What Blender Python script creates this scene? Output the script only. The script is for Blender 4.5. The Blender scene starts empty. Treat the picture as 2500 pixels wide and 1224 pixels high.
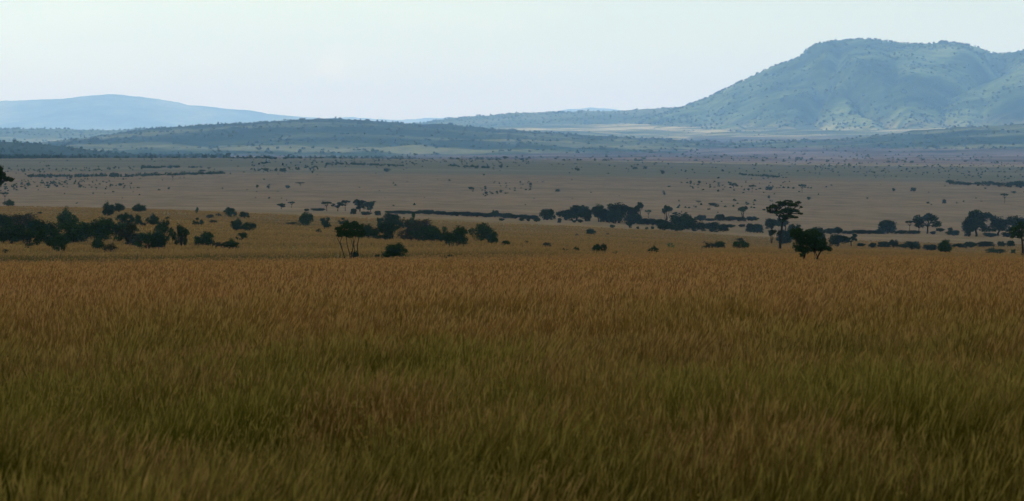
import bpy, math, random
import numpy as np
from mathutils import Vector

random.seed(7)
rng = np.random.default_rng(11)
R = math.radians
sc = bpy.context.scene
col = sc.collection

# ------------------------------------------------------------------ camera
FPX = 7000.0            # focal length in pixels of the 2500 px wide photograph
EYE = 3.0               # the camera stands on a vehicle roof, 3 m above the grass roots
PITCH = math.atan((612 - 380) / FPX)
cam_d = bpy.data.cameras.new('camera')
cam_d.sensor_width = 36
cam_d.lens = 36 * FPX / 2500
cam_d.clip_start = 0.5
cam_d.clip_end = 120000
cam_d.dof.use_dof = True
cam_d.dof.focus_distance = 500
cam_d.dof.aperture_fstop = 5.6
cam = bpy.data.objects.new('camera', cam_d)
cam.location = (0, 0, EYE)
cam.rotation_euler = (math.pi / 2 - PITCH, 0, 0)
col.objects.link(cam)
sc.camera = cam

# ------------------------------------------------------------------ light
SUN_EL, SUN_AZ = 40.0, -78.0        # azimuth from the view direction (+Y), negative = left
wd = bpy.data.worlds.new('World')
sc.world = wd
wd.use_nodes = True
wn, wl = wd.node_tree.nodes, wd.node_tree.links
wn.clear()
wo = wn.new('ShaderNodeOutputWorld')
bg = wn.new('ShaderNodeBackground')
sky = wn.new('ShaderNodeTexSky')
sky.sky_type = 'NISHITA'
sky.sun_disc = False
sky.sun_elevation = R(SUN_EL)
sky.sun_rotation = R(SUN_AZ)
sky.altitude = 1600
sky.air_density = 1.0
sky.dust_density = 1.0
sky.ozone_density = 1.0
# thin high overcast veil with a few soft warm puffs, fixed to the sky's directions
tc = wn.new('ShaderNodeTexCoord')
mp = wn.new('ShaderNodeMapping')
mp.inputs['Scale'].default_value = (9, 9, 42)
n1 = wn.new('ShaderNodeTexNoise')
n1.inputs['Scale'].default_value = 1.6
n1.inputs['Detail'].default_value = 6
n1.inputs['Roughness'].default_value = 0.6
cr = wn.new('ShaderNodeValToRGB')
cr.color_ramp.elements[0].position = 0.42
cr.color_ramp.elements[0].color = (0.72, 0.72, 0.72, 1)
cr.color_ramp.elements[1].position = 0.74
cr.color_ramp.elements[1].color = (0.95, 0.95, 0.95, 1)
mx = wn.new('ShaderNodeMix')
mx.data_type = 'RGBA'
lowhigh = wn.new('ShaderNodeMix'); lowhigh.data_type = 'RGBA'
lowhigh.inputs['A'].default_value = (6.8, 8.2, 6.55, 1)     # bright milky veil low down
lowhigh.inputs['B'].default_value = (3.8, 7.6, 13.8, 1)     # overhead sky out of view, its blue strengthened to light the haze
glow = wn.new('ShaderNodeMapRange')                          # brighter towards the sun's side
for k_, v_ in zip(('From Min', 'From Max', 'To Min', 'To Max'), (-.18, .18, 1.08, .86)):
    glow.inputs[k_].default_value = v_
tint = wn.new('ShaderNodeVectorMath'); tint.operation = 'SCALE'
wl.new(lowhigh.outputs['Result'], tint.inputs[0]); wl.new(glow.outputs[0], tint.inputs['Scale'])
puff = wn.new('ShaderNodeMix'); puff.data_type = 'RGBA'      # faint warm cloud puffs
puff.inputs['B'].default_value = (9.0, 9.6, 7.3, 1)
pn = wn.new('ShaderNodeTexNoise'); pn.inputs['Scale'].default_value = 1.0; pn.inputs['Detail'].default_value = 5
pm = wn.new('ShaderNodeMapping'); pm.inputs['Scale'].default_value = (160, 160, 300)
wl.new(tc.outputs['Generated'], pm.inputs['Vector']); wl.new(pm.outputs[0], pn.inputs['Vector'])
acc = None
for px_, pz_, rx_, rz_, st_ in ((-.063, .0300, .0060, .0046, .8), (-.059, .0196, .0075, .0020, .6), (-.104, .0320, .0040, .0026, .35), (-.087, .0178, .0080, .0022, .45), (.012, .0230, .012, .0030, .15)):
    m_ = wn.new('ShaderNodeMapping'); m_.inputs['Location'].default_value = (-px_ / rx_, 0, -pz_ / rz_); m_.inputs['Scale'].default_value = (1 / rx_, 0, 1 / rz_)
    l_ = wn.new('ShaderNodeVectorMath'); l_.operation = 'LENGTH'
    d_ = wn.new('ShaderNodeMath'); d_.operation = 'MULTIPLY_ADD'; d_.inputs[1].default_value = 4.2
    r_ = wn.new('ShaderNodeMapRange'); r_.interpolation_type = 'SMOOTHSTEP'
    for k_, v_ in zip(('From Min', 'From Max', 'To Min', 'To Max'), (3.7, 1.9, 0, st_ * .6)):
        r_.inputs[k_].default_value = v_
    wl.new(tc.outputs['Generated'], m_.inputs['Vector']); wl.new(m_.outputs[0], l_.inputs[0])
    wl.new(pn.outputs['Fac'], d_.inputs[0]); wl.new(l_.outputs['Value'], d_.inputs[2]); wl.new(d_.outputs[0], r_.inputs['Value'])
    if acc is None: acc = r_.outputs[0]
    else:
        a_ = wn.new('ShaderNodeMath'); a_.operation = 'MAXIMUM'; wl.new(acc, a_.inputs[0]); wl.new(r_.outputs[0], a_.inputs[1]); acc = a_.outputs[0]
wl.new(acc, puff.inputs['Factor'])
wl.new(tint.outputs[0], puff.inputs['A'])
wl.new(puff.outputs['Result'], mx.inputs['B'])
sz = wn.new('ShaderNodeSeparateXYZ')
el_ = wn.new('ShaderNodeMapRange')          # the veil lies low: blue sky overhead
el_.interpolation_type = 'SMOOTHSTEP'
for k_, v_ in zip(('From Min', 'From Max', 'To Min', 'To Max'), (.06, .35, 0.0, 1.0)):
    el_.inputs[k_].default_value = v_
wl.new(tc.outputs['Generated'], sz.inputs[0]); wl.new(sz.outputs['Z'], el_.inputs['Value'])
wl.new(el_.outputs[0], lowhigh.inputs['Factor']); wl.new(sz.outputs['X'], glow.inputs['Value'])
wl.new(tc.outputs['Generated'], mp.inputs['Vector'])
wl.new(mp.outputs['Vector'], n1.inputs['Vector'])
wl.new(n1.outputs['Fac'], cr.inputs['Fac'])
wl.new(cr.outputs['Color'], mx.inputs['Factor'])
wl.new(sky.outputs['Color'], mx.inputs['A'])
wl.new(mx.outputs['Result'], bg.inputs['Color'])
bg.inputs['Strength'].default_value = 0.14
wl.new(bg.outputs['Background'], wo.inputs['Surface'])

sun_d = bpy.data.lights.new('sun', 'SUN')
sun_d.energy = 3.9
sun_d.angle = R(0.5)
sun_d.color = (1.0, 0.86, 0.66)
sun = bpy.data.objects.new('sun', sun_d)
az, el = R(SUN_AZ), R(SUN_EL)
sd = Vector((math.sin(az) * math.cos(el), math.cos(az) * math.cos(el), math.sin(el)))
sun.rotation_euler = sd.to_track_quat('Z', 'Y').to_euler()
sun.location = (0, 0, 300)
col.objects.link(sun)

vs = sc.view_settings
vs.view_transform = 'Standard'
vs.look = 'None'
vs.gamma = 1
vs.exposure = 0.0
sc.cycles.max_bounces = 6
sc.cycles.diffuse_bounces = 2
sc.cycles.volume_bounces = 2
sc.cycles.transparent_max_bounces = 8
sc.cycles.use_denoising = True

# ------------------------------------------------------------------ tools
def _hash(ix, iy, s):
    h = (ix * 374761393 + iy * 668265263 + s * 974711) & 0x7fffffff
    h = ((h ^ (h >> 13)) * 1274126177) & 0x7fffffff
    return ((h ^ (h >> 16)) & 0xffff) / 65535.0

def vnoise(x, y, s=0):
    x = np.asarray(x, float); y = np.asarray(y, float)
    ix = np.floor(x).astype(np.int64); iy = np.floor(y).astype(np.int64)
    fx = x - ix; fy = y - iy
    fx = fx * fx * (3 - 2 * fx); fy = fy * fy * (3 - 2 * fy)
    a = _hash(ix, iy, s); b = _hash(ix + 1, iy, s)
    c = _hash(ix, iy + 1, s); d = _hash(ix + 1, iy + 1, s)
    return (a + (b - a) * fx) * (1 - fy) + (c + (d - c) * fx) * fy

def fbm(x, y, s=0, o=4):
    v = 0; a = 1; t = 0
    for k in range(o):
        v = v + a * vnoise(x * 2 ** k + 17.3 * k, y * 2 ** k - 9.1 * k, s + k); t += a; a *= .5
    return v / t

def zpx(D, y):
    """height above the grass roots of photo row y at ground distance D"""
    v = (612 - y) / FPX
    return EYE + D * (v * math.cos(PITCH) - math.sin(PITCH)) / (math.cos(PITCH) + v * math.sin(PITCH))

def ypx(D, z):
    q = (z - EYE) / D
    v = (q * math.cos(PITCH) + math.sin(PITCH)) / (math.cos(PITCH) - q * math.sin(PITCH))
    return 612 - v * FPX

def K(D):
    return D if D < 5000 else 5000 + (D - 5000) * 2.0

def xw(x, D):
    return (x - 1250) / FPX * D

def np_mesh(name, verts, faces_flat, loop_totals, mats, parent=None, mat_idx=None, smooth=False, cols=None):
    me = bpy.data.meshes.new(name)
    nv = len(verts)
    me.vertices.add(nv)
    me.vertices.foreach_set('co', np.asarray(verts, np.float32).ravel())
    faces_flat = np.asarray(faces_flat, np.int32).ravel()
    me.loops.add(len(faces_flat))
    me.loops.foreach_set('vertex_index', faces_flat)
    if np.isscalar(loop_totals):
        n = len(faces_flat) // loop_totals
        lt = np.full(n, loop_totals, np.int32)
    else:
        lt = np.asarray(loop_totals, np.int32); n = len(lt)
    me.polygons.add(n)
    me.polygons.foreach_set('loop_start', np.concatenate([[0], np.cumsum(lt)[:-1]]).astype(np.int32))
    me.polygons.foreach_set('loop_total', lt)
    for m in mats:
        me.materials.append(m)
    if mat_idx is not None:
        me.polygons.foreach_set('material_index', np.asarray(mat_idx, np.int32))
    if smooth:
        me.polygons.foreach_set('use_smooth', np.ones(n, bool))
    if cols is not None:
        a = me.color_attributes.new('tint', 'FLOAT_COLOR', 'POINT')
        c4 = np.ones((nv, 4), np.float32); c4[:, :cols.shape[1]] = cols
        a.data.foreach_set('color', c4.ravel())
    me.update(calc_edges=True)
    return me

def link(name, me, parent=None):
    o = bpy.data.objects.new(name, me)
    col.objects.link(o)
    if parent:
        o.parent = parent
    return o

def tag(o, label=None, cat=None, group=None, kind=None):
    if label: o['label'] = label
    if cat: o['category'] = cat
    if group: o['group'] = group
    if kind: o['kind'] = kind
    return o

def grid_mesh(name, P, mats, **k):
    """P: (n, m, 3) array"""
    n, m = P.shape[:2]
    i = np.arange(n * m).reshape(n, m)
    f = np.stack([i[:-1, :-1], i[:-1, 1:], i[1:, 1:], i[1:, :-1]], -1).reshape(-1, 4)
    return np_mesh(name, P.reshape(-1, 3), f, 4, mats, smooth=True, **k)

# ------------------------------------------------------------------ materials
def mat(name):
    m = bpy.data.materials.new(name)
    m.use_nodes = True
    nt = m.node_tree
    nt.nodes.clear()
    out = nt.nodes.new('ShaderNodeOutputMaterial')
    return m, nt, out

def N(nt, t, **k):
    n = nt.nodes.new(t)
    for a, b in k.items():
        setattr(n, a, b)
    return n

def noise(nt, vec, scale, detail=4, rough=.55, mapscale=None):
    if mapscale:
        mp = N(nt, 'ShaderNodeMapping')
        mp.inputs['Scale'].default_value = mapscale
        nt.links.new(vec, mp.inputs['Vector'])
        vec = mp.outputs['Vector']
    n = N(nt, 'ShaderNodeTexNoise')
    n.inputs['Scale'].default_value = scale
    n.inputs['Detail'].default_value = detail
    n.inputs['Roughness'].default_value = rough
    nt.links.new(vec, n.inputs['Vector'])
    return n.outputs['Fac']

def ramp(nt, fac, stops):
    r = N(nt, 'ShaderNodeValToRGB')
    e = r.color_ramp.elements
    while len(e) < len(stops):
        e.new(0.5)
    for k, (p, c) in enumerate(stops):
        e[k].position = p
        e[k].color = (*c, 1) if len(c) == 3 else c
    nt.links.new(fac, r.inputs['Fac'])
    return r.outputs['Color']

def gray(v): return (v, v, v)

def mixc(nt, fac, a, b, blend='MIX'):
    m = N(nt, 'ShaderNodeMix', data_type='RGBA', blend_type=blend)
    for s, v in (('Factor', fac), ('A', a), ('B', b)):
        if isinstance(v, (int, float)):
            m.inputs[s].default_value = v
        elif isinstance(v, tuple):
            m.inputs[s].default_value = (*v, 1)
        else:
            nt.links.new(v, m.inputs[s])
    return m.outputs['Result']

def maprange(nt, v, a, b, c=0., d=1.):
    m = N(nt, 'ShaderNodeMapRange', interpolation_type='SMOOTHSTEP')
    nt.links.new(v, m.inputs['Value'])
    for s, q in zip(('From Min', 'From Max', 'To Min', 'To Max'), (a, b, c, d)):
        m.inputs[s].default_value = q
    return m.outputs['Result']

def math_(nt, op, a, b=None):
    m = N(nt, 'ShaderNodeMath', operation=op)
    for k, v in enumerate((a, b)):
        if v is None: continue
        if isinstance(v, (int, float)): m.inputs[k].default_value = v
        else: nt.links.new(v, m.inputs[k])
    return m.outputs[0]

def finish(nt, out, colour, rough=1.0, bump=None, bd=1.0):
    d = N(nt, 'ShaderNodeBsdfDiffuse')
    d.inputs['Roughness'].default_value = .6
    nt.links.new(colour, d.inputs['Color'])
    if bump is not None:
        b = N(nt, 'ShaderNodeBump')
        b.inputs['Strength'].default_value = 1.0
        b.inputs['Distance'].default_value = bd
        nt.links.new(bump, b.inputs['Height'])
        nt.links.new(b.outputs['Normal'], d.inputs['Normal'])
    nt.links.new(d.outputs['BSDF'], out.inputs['Surface'])

def swale_mask(nt, pos):
    """the damp hollow behind the first rise, greener towards the left"""
    sx = N(nt, 'ShaderNodeSeparateXYZ')
    nt.links.new(pos, sx.inputs[0])
    w = math_(nt, 'MULTIPLY', math_(nt, 'SUBTRACT', noise(nt, pos, .03, 4, .6, (.5, 1, 0)), .5), 130)
    y = math_(nt, 'ADD', sx.outputs['Y'], w)
    a = math_(nt, 'MULTIPLY', maprange(nt, y, 262, 300), maprange(nt, y, 470, 400))
    b = maprange(nt, math_(nt, 'ADD', sx.outputs['X'], w), 30, -25)
    return math_(nt, 'MULTIPLY', a, b)

def ground_material():
    m, nt, out = mat('dry_savanna')
    g = N(nt, 'ShaderNodeNewGeometry')
    pos = g.outputs['Position']
    sx = N(nt, 'ShaderNodeSeparateXYZ')
    nt.links.new(pos, sx.inputs[0])
    Y = sx.outputs['Y']
    wob = math_(nt, 'MULTIPLY', math_(nt, 'SUBTRACT', noise(nt, pos, .004, 3), .5), 420)
    Yw = math_(nt, 'ADD', Y, wob)
    fine = noise(nt, pos, .55, 5, .7)
    mid = noise(nt, pos, .045, 4, .6, (1, .45, 1))
    big = noise(nt, pos, .006, 4, .6, (.7, 1, 1))
    # warm near slopes
    warm = ramp(nt, mid, [(.30, (.19, .108, .028)), (.45, (.28, .152, .038)), (.60, (.35, .19, .050)), (.78, (.31, .18, .055))])
    warm = mixc(nt, ramp(nt, fine, [(.35, gray(0)), (.7, gray(1))]), warm, (.20, .12, .034))
    green = ramp(nt, big, [(.46, gray(0)), (.66, gray(.75))])
    warm = mixc(nt, green, warm, (.058, .055, .016))
    wst = noise(nt, pos, .022, 6, .66, (.4, 1.2, 1))
    warm = mixc(nt, ramp(nt, wst, [(.52, gray(0)), (.68, gray(.75))]), warm, (.12, .085, .026))
    warm = mixc(nt, math_(nt, 'MULTIPLY', swale_mask(nt, pos), .85), warm, (.05, .045, .016))
    # grey tan plain
    tan = ramp(nt, mid, [(.32, (.18, .108, .062)), (.5, (.24, .145, .085)), (.72, (.29, .18, .105))])
    tan = mixc(nt, ramp(nt, fine, [(.35, gray(0)), (.75, gray(.6))]), tan, (.18, .115, .068))
    streak = noise(nt, pos, .010, 6, .68, (.35, 1.3, 1))
    tan = mixc(nt, ramp(nt, streak, [(.52, gray(0)), (.68, gray(.55))]), tan, (.125, .088, .050))
    tan = mixc(nt, ramp(nt, streak, [(.30, gray(.5)), (.44, gray(0))]), tan, (.32, .205, .115))
    c = mixc(nt, maprange(nt, Yw, 850, 1750), warm, tan)
    # greener shelf at the plain's far edge
    shelf = ramp(nt, noise(nt, pos, .0035, 5, .6, (.5, 1.4, 1)), [(.35, (.20, .145, .092)), (.58, (.135, .110, .070)), (.75, (.22, .155, .098))])
    c = mixc(nt, maprange(nt, Yw, 3450, 3950), c, shelf)
    # scrubby lowland coloured dark as if shaded, then dry flats paled as if sunlit
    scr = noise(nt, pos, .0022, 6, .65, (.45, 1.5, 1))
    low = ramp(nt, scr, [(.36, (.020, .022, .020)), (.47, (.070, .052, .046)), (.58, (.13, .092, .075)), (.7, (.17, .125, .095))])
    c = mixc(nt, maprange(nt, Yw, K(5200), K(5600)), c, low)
    pale = ramp(nt, noise(nt, pos, .0020, 6, .68, (.38, 1.2, 1)),
                [(.42, (.03, .045, .020)), (.50, (.13, .125, .055)), (.56, (.38, .28, .12)), (.68, (.60, .44, .19))])
    c = mixc(nt, maprange(nt, Yw, K(9600), K(10400)), c, pale)
    c = mixc(nt, maprange(nt, Yw, K(12500), K(15000)), c, (.12, .13, .075))
    bumpv = math_(nt, 'ADD', math_(nt, 'MULTIPLY', fine, .25), math_(nt, 'MULTIPLY', mid, 1.4))
    finish(nt, out, c, bump=bumpv, bd=.6)
    return m

def hill_material(name, stops, sc_=.0016, stretch=(.5, 1.6, .5), mottle=.35, dark=(.03, .045, .025), foot=None):
    m, nt, out = mat(name)
    g = N(nt, 'ShaderNodeNewGeometry')
    pos = g.outputs['Position']
    a = noise(nt, pos, sc_ * .62, 7, .66, stretch)
    c = ramp(nt, a, stops)
    b = noise(nt, pos, .011, 5, .72)
    if foot:      # dry pale grass on the lowest slopes, broken by scrub
        sz_ = N(nt, 'ShaderNodeSeparateXYZ'); nt.links.new(pos, sz_.inputs[0])
        q = noise(nt, pos, .0011, 7, .68, (.5, 1.2, 1))
        zz = math_(nt, 'ADD', sz_.outputs['Z'], math_(nt, 'MULTIPLY', math_(nt, 'SUBTRACT', q, .5), 420))
        fm = math_(nt, 'MULTIPLY', maprange(nt, zz, foot, foot * .25), ramp(nt, q, [(.44, gray(0)), (.52, gray(1))]))
        c = mixc(nt, fm, c, (.46, .34, .14))
    f = ramp(nt, b, [(.48, gray(0)), (.62, gray(mottle))])
    c = mixc(nt, f, c, dark)
    finish(nt, out, c, bump=b, bd=9)
    return m

def leaf_material(name, c0, c1, tr=.25):
    m, nt, out = mat(name)
    at = N(nt, 'ShaderNodeAttribute', attribute_name='tint')
    oi = N(nt, 'ShaderNodeObjectInfo')
    sp = N(nt, 'ShaderNodeSeparateColor')
    nt.links.new(at.outputs['Color'], sp.inputs[0])
    c = mixc(nt, sp.outputs[0], c0, c1)
    v = math_(nt, 'ADD', math_(nt, 'MULTIPLY', oi.outputs['Random'], .5), .75)
    hs = N(nt, 'ShaderNodeHueSaturation')
    nt.links.new(c, hs.inputs['Color']); nt.links.new(v, hs.inputs['Value'])
    hs.inputs['Saturation'].default_value = 1
    d = N(nt, 'ShaderNodeBsdfDiffuse'); t = N(nt, 'ShaderNodeBsdfTranslucent')
    nt.links.new(hs.outputs[0], d.inputs['Color']); nt.links.new(hs.outputs[0], t.inputs['Color'])
    mxs = N(nt, 'ShaderNodeMixShader')
    mxs.inputs[0].default_value = tr
    nt.links.new(d.outputs[0], mxs.inputs[1]); nt.links.new(t.outputs[0], mxs.inputs[2])
    nt.links.new(mxs.outputs[0], out.inputs['Surface'])
    return m

def bark_material():
    m, nt, out = mat('bark')
    tcn = N(nt, 'ShaderNodeTexCoord')
    a = noise(nt, tcn.outputs['Object'], 9, 4, .6, (1, 1, .25))
    finish(nt, out, ramp(nt, a, [(.35, (.010, .008, .006)), (.7, (.032, .026, .019))]), bump=a, bd=.03)
    return m

def grass_material():
    m, nt, out = mat('tall_grass_blades')
    at = N(nt, 'ShaderNodeAttribute', attribute_name='tint')
    sp = N(nt, 'ShaderNodeSeparateColor')
    nt.links.new(at.outputs['Color'], sp.inputs[0])
    t, r, h = sp.outputs[0], sp.outputs[1], sp.outputs[2]   # height on blade, random, seed head
    g = N(nt, 'ShaderNodeNewGeometry')
    big = noise(nt, g.outputs['Position'], .075, 5, .62, (1, .5, 0))
    patch = ramp(nt, big, [(.40, gray(0)), (.60, gray(1))])
    straw = mixc(nt, r, (.120, .062, .009), (.66, .305, .060))
    rust = mixc(nt, r, (.130, .044, .009), (.68, .250, .062))
    hue = math_(nt, 'FRACT', math_(nt, 'MULTIPLY', r, 9.7))
    dry = mixc(nt, patch, straw, rust)
    dry = mixc(nt, ramp(nt, hue, [(.62, gray(0)), (.80, gray(.75))]), dry, mixc(nt, r, (.14, .050, .014), (.50, .235, .095)))
    dry = mixc(nt, ramp(nt, hue, [(.18, gray(.7)), (.30, gray(0))]), dry, mixc(nt, r, (.10, .078, .010), (.34, .235, .036)))
    # greener, darker grass close by, with rusty and olive stands through it
    sxg = N(nt, 'ShaderNodeSeparateXYZ'); nt.links.new(g.outputs['Position'], sxg.inputs[0])
    stand = noise(nt, g.outputs['Position'], .42, 4, .6, (1, .6, 0))
    wob = math_(nt, 'MULTIPLY', math_(nt, 'SUBTRACT', big, .5), 60)
    near = maprange(nt, math_(nt, 'ADD', sxg.outputs['Y'], wob), 72, 27)
    olive = mixc(nt, r, (.024, .019, .001), (.140, .100, .007))
    dry = mixc(nt, math_(nt, 'MULTIPLY', near, ramp(nt, stand, [(.46, gray(1)), (.60, gray(.15))])), dry, olive)
    strip = math_(nt, 'MULTIPLY', math_(nt, 'MULTIPLY', maprange(nt, sxg.outputs['Y'], 23, 28), maprange(nt, sxg.outputs['Y'], 40, 31)), maprange(nt, math_(nt, 'ADD', sxg.outputs['X'], math_(nt, 'MULTIPLY', math_(nt, 'SUBTRACT', stand, .5), 26)), 3.2, -1.0, .35, 1.0))
    dry = mixc(nt, math_(nt, 'MULTIPLY', strip, .75), dry, mixc(nt, r, (.042, .040, .003), (.195, .152, .012)))
    dry = mixc(nt, ramp(nt, stand, [(.55, gray(0)), (.68, gray(.6))]), dry, (.110, .034, .006))
    dry = mixc(nt, maprange(nt, sxg.outputs['Y'], 280, 420), dry, mixc(nt, ramp(nt, noise(nt, g.outputs['Position'], .022, 6, .66, (.4, 1.2, 0)), [(.52, gray(0)), (.68, gray(.8))]), mixc(nt, r, (.215, .113, .032), (.44, .234, .074)), mixc(nt, r, (.09, .064, .016), (.20, .135, .038))))
    deep = math_(nt, 'MULTIPLY', maprange(nt, math_(nt, 'ADD', sxg.outputs['Y'], math_(nt, 'MULTIPLY', wob, .3)), 30, 19), .55)
    dry = mixc(nt, deep, dry, mixc(nt, r, (.020, .016, .002), (.100, .066, .008)))
    sw = swale_mask(nt, g.outputs['Position'])
    dry = mixc(nt, math_(nt, 'MULTIPLY', sw, .8), dry, (.07, .062, .018))
    gr = mixc(nt, patch, (.030, .034, .002), (.044, .024, .003))  # greener stems, coloured darker low down for the shade between blades
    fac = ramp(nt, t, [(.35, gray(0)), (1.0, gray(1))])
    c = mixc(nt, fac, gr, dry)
    c = mixc(nt, h, c, mixc(nt, math_(nt, 'MULTIPLY', near, ramp(nt, stand, [(.48, gray(1)), (.62, gray(.3))])), mixc(nt, r, (.17, .070, .020), (.46, .22, .078)), mixc(nt, r, (.085, .058, .008), (.33, .205, .042))))
    d = N(nt, 'ShaderNodeBsdfDiffuse'); tl = N(nt, 'ShaderNodeBsdfTranslucent')
    nt.links.new(c, d.inputs['Color']); nt.links.new(c, tl.inputs['Color'])
    mxs = N(nt, 'ShaderNodeMixShader'); mxs.inputs[0].default_value = .35
    nt.links.new(d.outputs[0], mxs.inputs[1]); nt.links.new(tl.outputs[0], mxs.inputs[2])
    nt.links.new(mxs.outputs[0], out.inputs['Surface'])
    return m

M_ground = ground_material()
M_bark = bark_material()
M_leaf = leaf_material('dark_bush_leaves', (.007, .016, .004), (.034, .060, .014))
M_leaf_brown = leaf_material('olive_brown_leaves', (.016, .019, .008), (.046, .043, .018))
M_leaf_green = leaf_material('fresh_green_leaves', (.030, .055, .012), (.07, .11, .03))
M_leaf_far = leaf_material('woodland_leaves', (.008, .016, .007), (.028, .044, .016))
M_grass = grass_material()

# ------------------------------------------------------------------ terrain
XC = [-800, 0, 400, 800, 1250, 1600, 1875, 2200, 2500, 3300]
ROWS = [  # distance: photo row of the grass tops at the columns XC
    (60,   [755] * 10),
    (100,  [702] * 10),
    (150,  [674, 672, 671, 668, 667, 666, 666, 668, 668, 670]),
    (200,  [660, 658, 657, 652, 651, 650, 649, 653, 654, 656]),
    (240,  [655, 654, 652, 646, 645, 643, 642, 648, 650, 652]),
    (275,  [657, 656, 654, 644, 640, 638, 637, 643, 646, 650]),
    (330,  [648, 648, 646, 640, 630, 630, 632, 638, 640, 644]),
    (400,  [630, 630, 630, 628, 617, 621, 624, 629, 633, 640]),
    (500,  [610, 612, 611, 608, 604, 612, 615, 620, 626, 632]),
    (650,  [585, 585, 586, 588, 591, 602, 608, 613, 624, 628]),
    (850,  [552, 552, 556, 570, 580, 591, 607, 614, 628, 632]),
    (1100, [522, 524, 528, 550, 566, 576, 604, 608, 620, 626]),
    (1300, [502, 505, 513, 533, 552, 566, 588, 598, 602, 610]),
    (1450, [496, 500, 508, 522, 541, 556, 576, 584, 590, 598]),
    (1600, [503, 506, 511, 516, 533, 546, 566, 572, 578, 586]),
    (1800, [505, 506, 508, 509, 525, 535, 550, 560, 566, 574]),
    (2200, [484, 484, 488, 492, 502, 510, 522, 532, 538, 545]),
    (2700, [460, 460, 464, 468, 474, 480, 488, 492, 498, 505]),
    (3200, [438, 438, 442, 446, 450, 456, 460, 466, 470, 475]),
    (3800, [414, 415, 418, 420, 424, 430, 434, 438, 440, 445]),
    (4400, [396, 397, 399, 401, 405, 411, 415, 418, 420, 425]),
    (4900, [384, 385, 385, 386, 390, 398, 405, 408, 410, 415]),
    (5300, [386, 387, 388, 389, 391, 395, 400, 404, 405, 408]),
    (6500, [385, 385, 386, 387, 386, 384, 386, 388, 388, 388]),
    (8000, [382, 380, 380, 378, 376, 368, 366, 364, 362, 360]),
    (9800, [379, 372, 365, 358, 350, 350, 346, 334, 320, 310]),
    (11000, [372, 360, 350, 335, 325, 326, 322, 316, 310, 300]),
    (12500, [365, 340, 335, 322, 308, 302, 298, 296, 294, 290]),
    (14500, [370, 350, 345, 330, 320, 305, 300, 298, 296, 295]),
    (20000, [385] * 10),
    (45000, [386] * 10),
]
ROWS = [(K(d_), r_) for d_, r_ in ROWS]
LD = np.linspace(math.log(60), math.log(63000), 520)
XG = np.linspace(-800, 3300, 206)
_rows = np.array([np.interp(XG, XC, r) for _, r in ROWS])
_rz = np.array([[zpx(D, y) - .55 if D < 2500 else zpx(D, y) for y in _rows[k]] for k, (D, _) in enumerate(ROWS)])
_rd = np.log([D for D, _ in ROWS])
ZT = np.array([np.interp(LD, _rd, _rz[:, j]) for j in range(len(XG))]).T
def _blur(a, k, axis):
    ker = np.exp(-np.linspace(-2, 2, 2 * k + 1) ** 2); ker /= ker.sum()
    pad = [(0, 0), (0, 0)]; pad[axis] = (k, k)
    b = np.pad(a, pad, mode='edge')
    return np.apply_along_axis(lambda v: np.convolve(v, ker, 'valid'), axis, b)
ZT = _blur(_blur(ZT, 14, 1), 4, 0)

def H(X, D):
    X = np.asarray(X, float); D = np.asarray(D, float)
    Dc = np.clip(D, 60, 63000)
    fx = np.clip((1250 + FPX * X / Dc + 800) / 4100 * (len(XG) - 1), 0, len(XG) - 1.001)
    fd = np.clip((np.log(Dc) - LD[0]) / (LD[-1] - LD[0]) * (len(LD) - 1), 0, len(LD) - 1.001)
    i = fx.astype(int); j = fd.astype(int); a = fx - i; b = fd - j
    z = (ZT[j, i] * (1 - a) + ZT[j, i + 1] * a) * (1 - b) + (ZT[j + 1, i] * (1 - a) + ZT[j + 1, i + 1] * a) * b
    w = np.clip((D - 8) / 52, 0, 1); w = w * w * (3 - 2 * w)
    z = z * w
    amp = np.clip(D / 500, .12, 1.0) * .9
    z = z + (fbm(X / 38 + 5, D / 38, 3, 3) - .5) * amp * np.clip(3000 / np.maximum(D, 1), 0, 1)
    z = z + (fbm(X / 420 + 5, D / 300, 31, 3) - .5) * np.clip((D - 5600) / 6000, 0, 1) * np.clip((34000 - D) / 9000, 0, 1) * 55
    return z

Dg = np.concatenate([np.linspace(-60, 8, 10), np.exp(np.linspace(math.log(9), math.log(63000), 760))])
s = np.linspace(-1, 1, 300)
DD, SS = np.meshgrid(Dg, s, indexing='ij')
XX = SS * (np.abs(DD) * .34 + 45)
P = np.stack([XX, DD, H(XX, DD)], -1)
ground = link('ground', grid_mesh('ground', P, [M_ground]))
tag(ground, 'rolling dry savanna plain falling away to a wide valley', 'ground', kind='structure')

_scanD = np.exp(np.linspace(math.log(45), math.log(30000), 3000))
def hit(x, y, dmin=0):
    """first distance where the ground shows at photo point (x, y)"""
    z = H((x - 1250) / FPX * _scanD, _scanD)
    q = (z - EYE) / _scanD
    v = (q * math.cos(PITCH) + math.sin(PITCH)) / (math.cos(PITCH) - q * math.sin(PITCH))
    ys = 612 - v * FPX
    ok = np.where((ys <= y) & (_scanD > dmin))[0]
    return float(_scanD[ok[0]]) if len(ok) else 5000.

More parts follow.
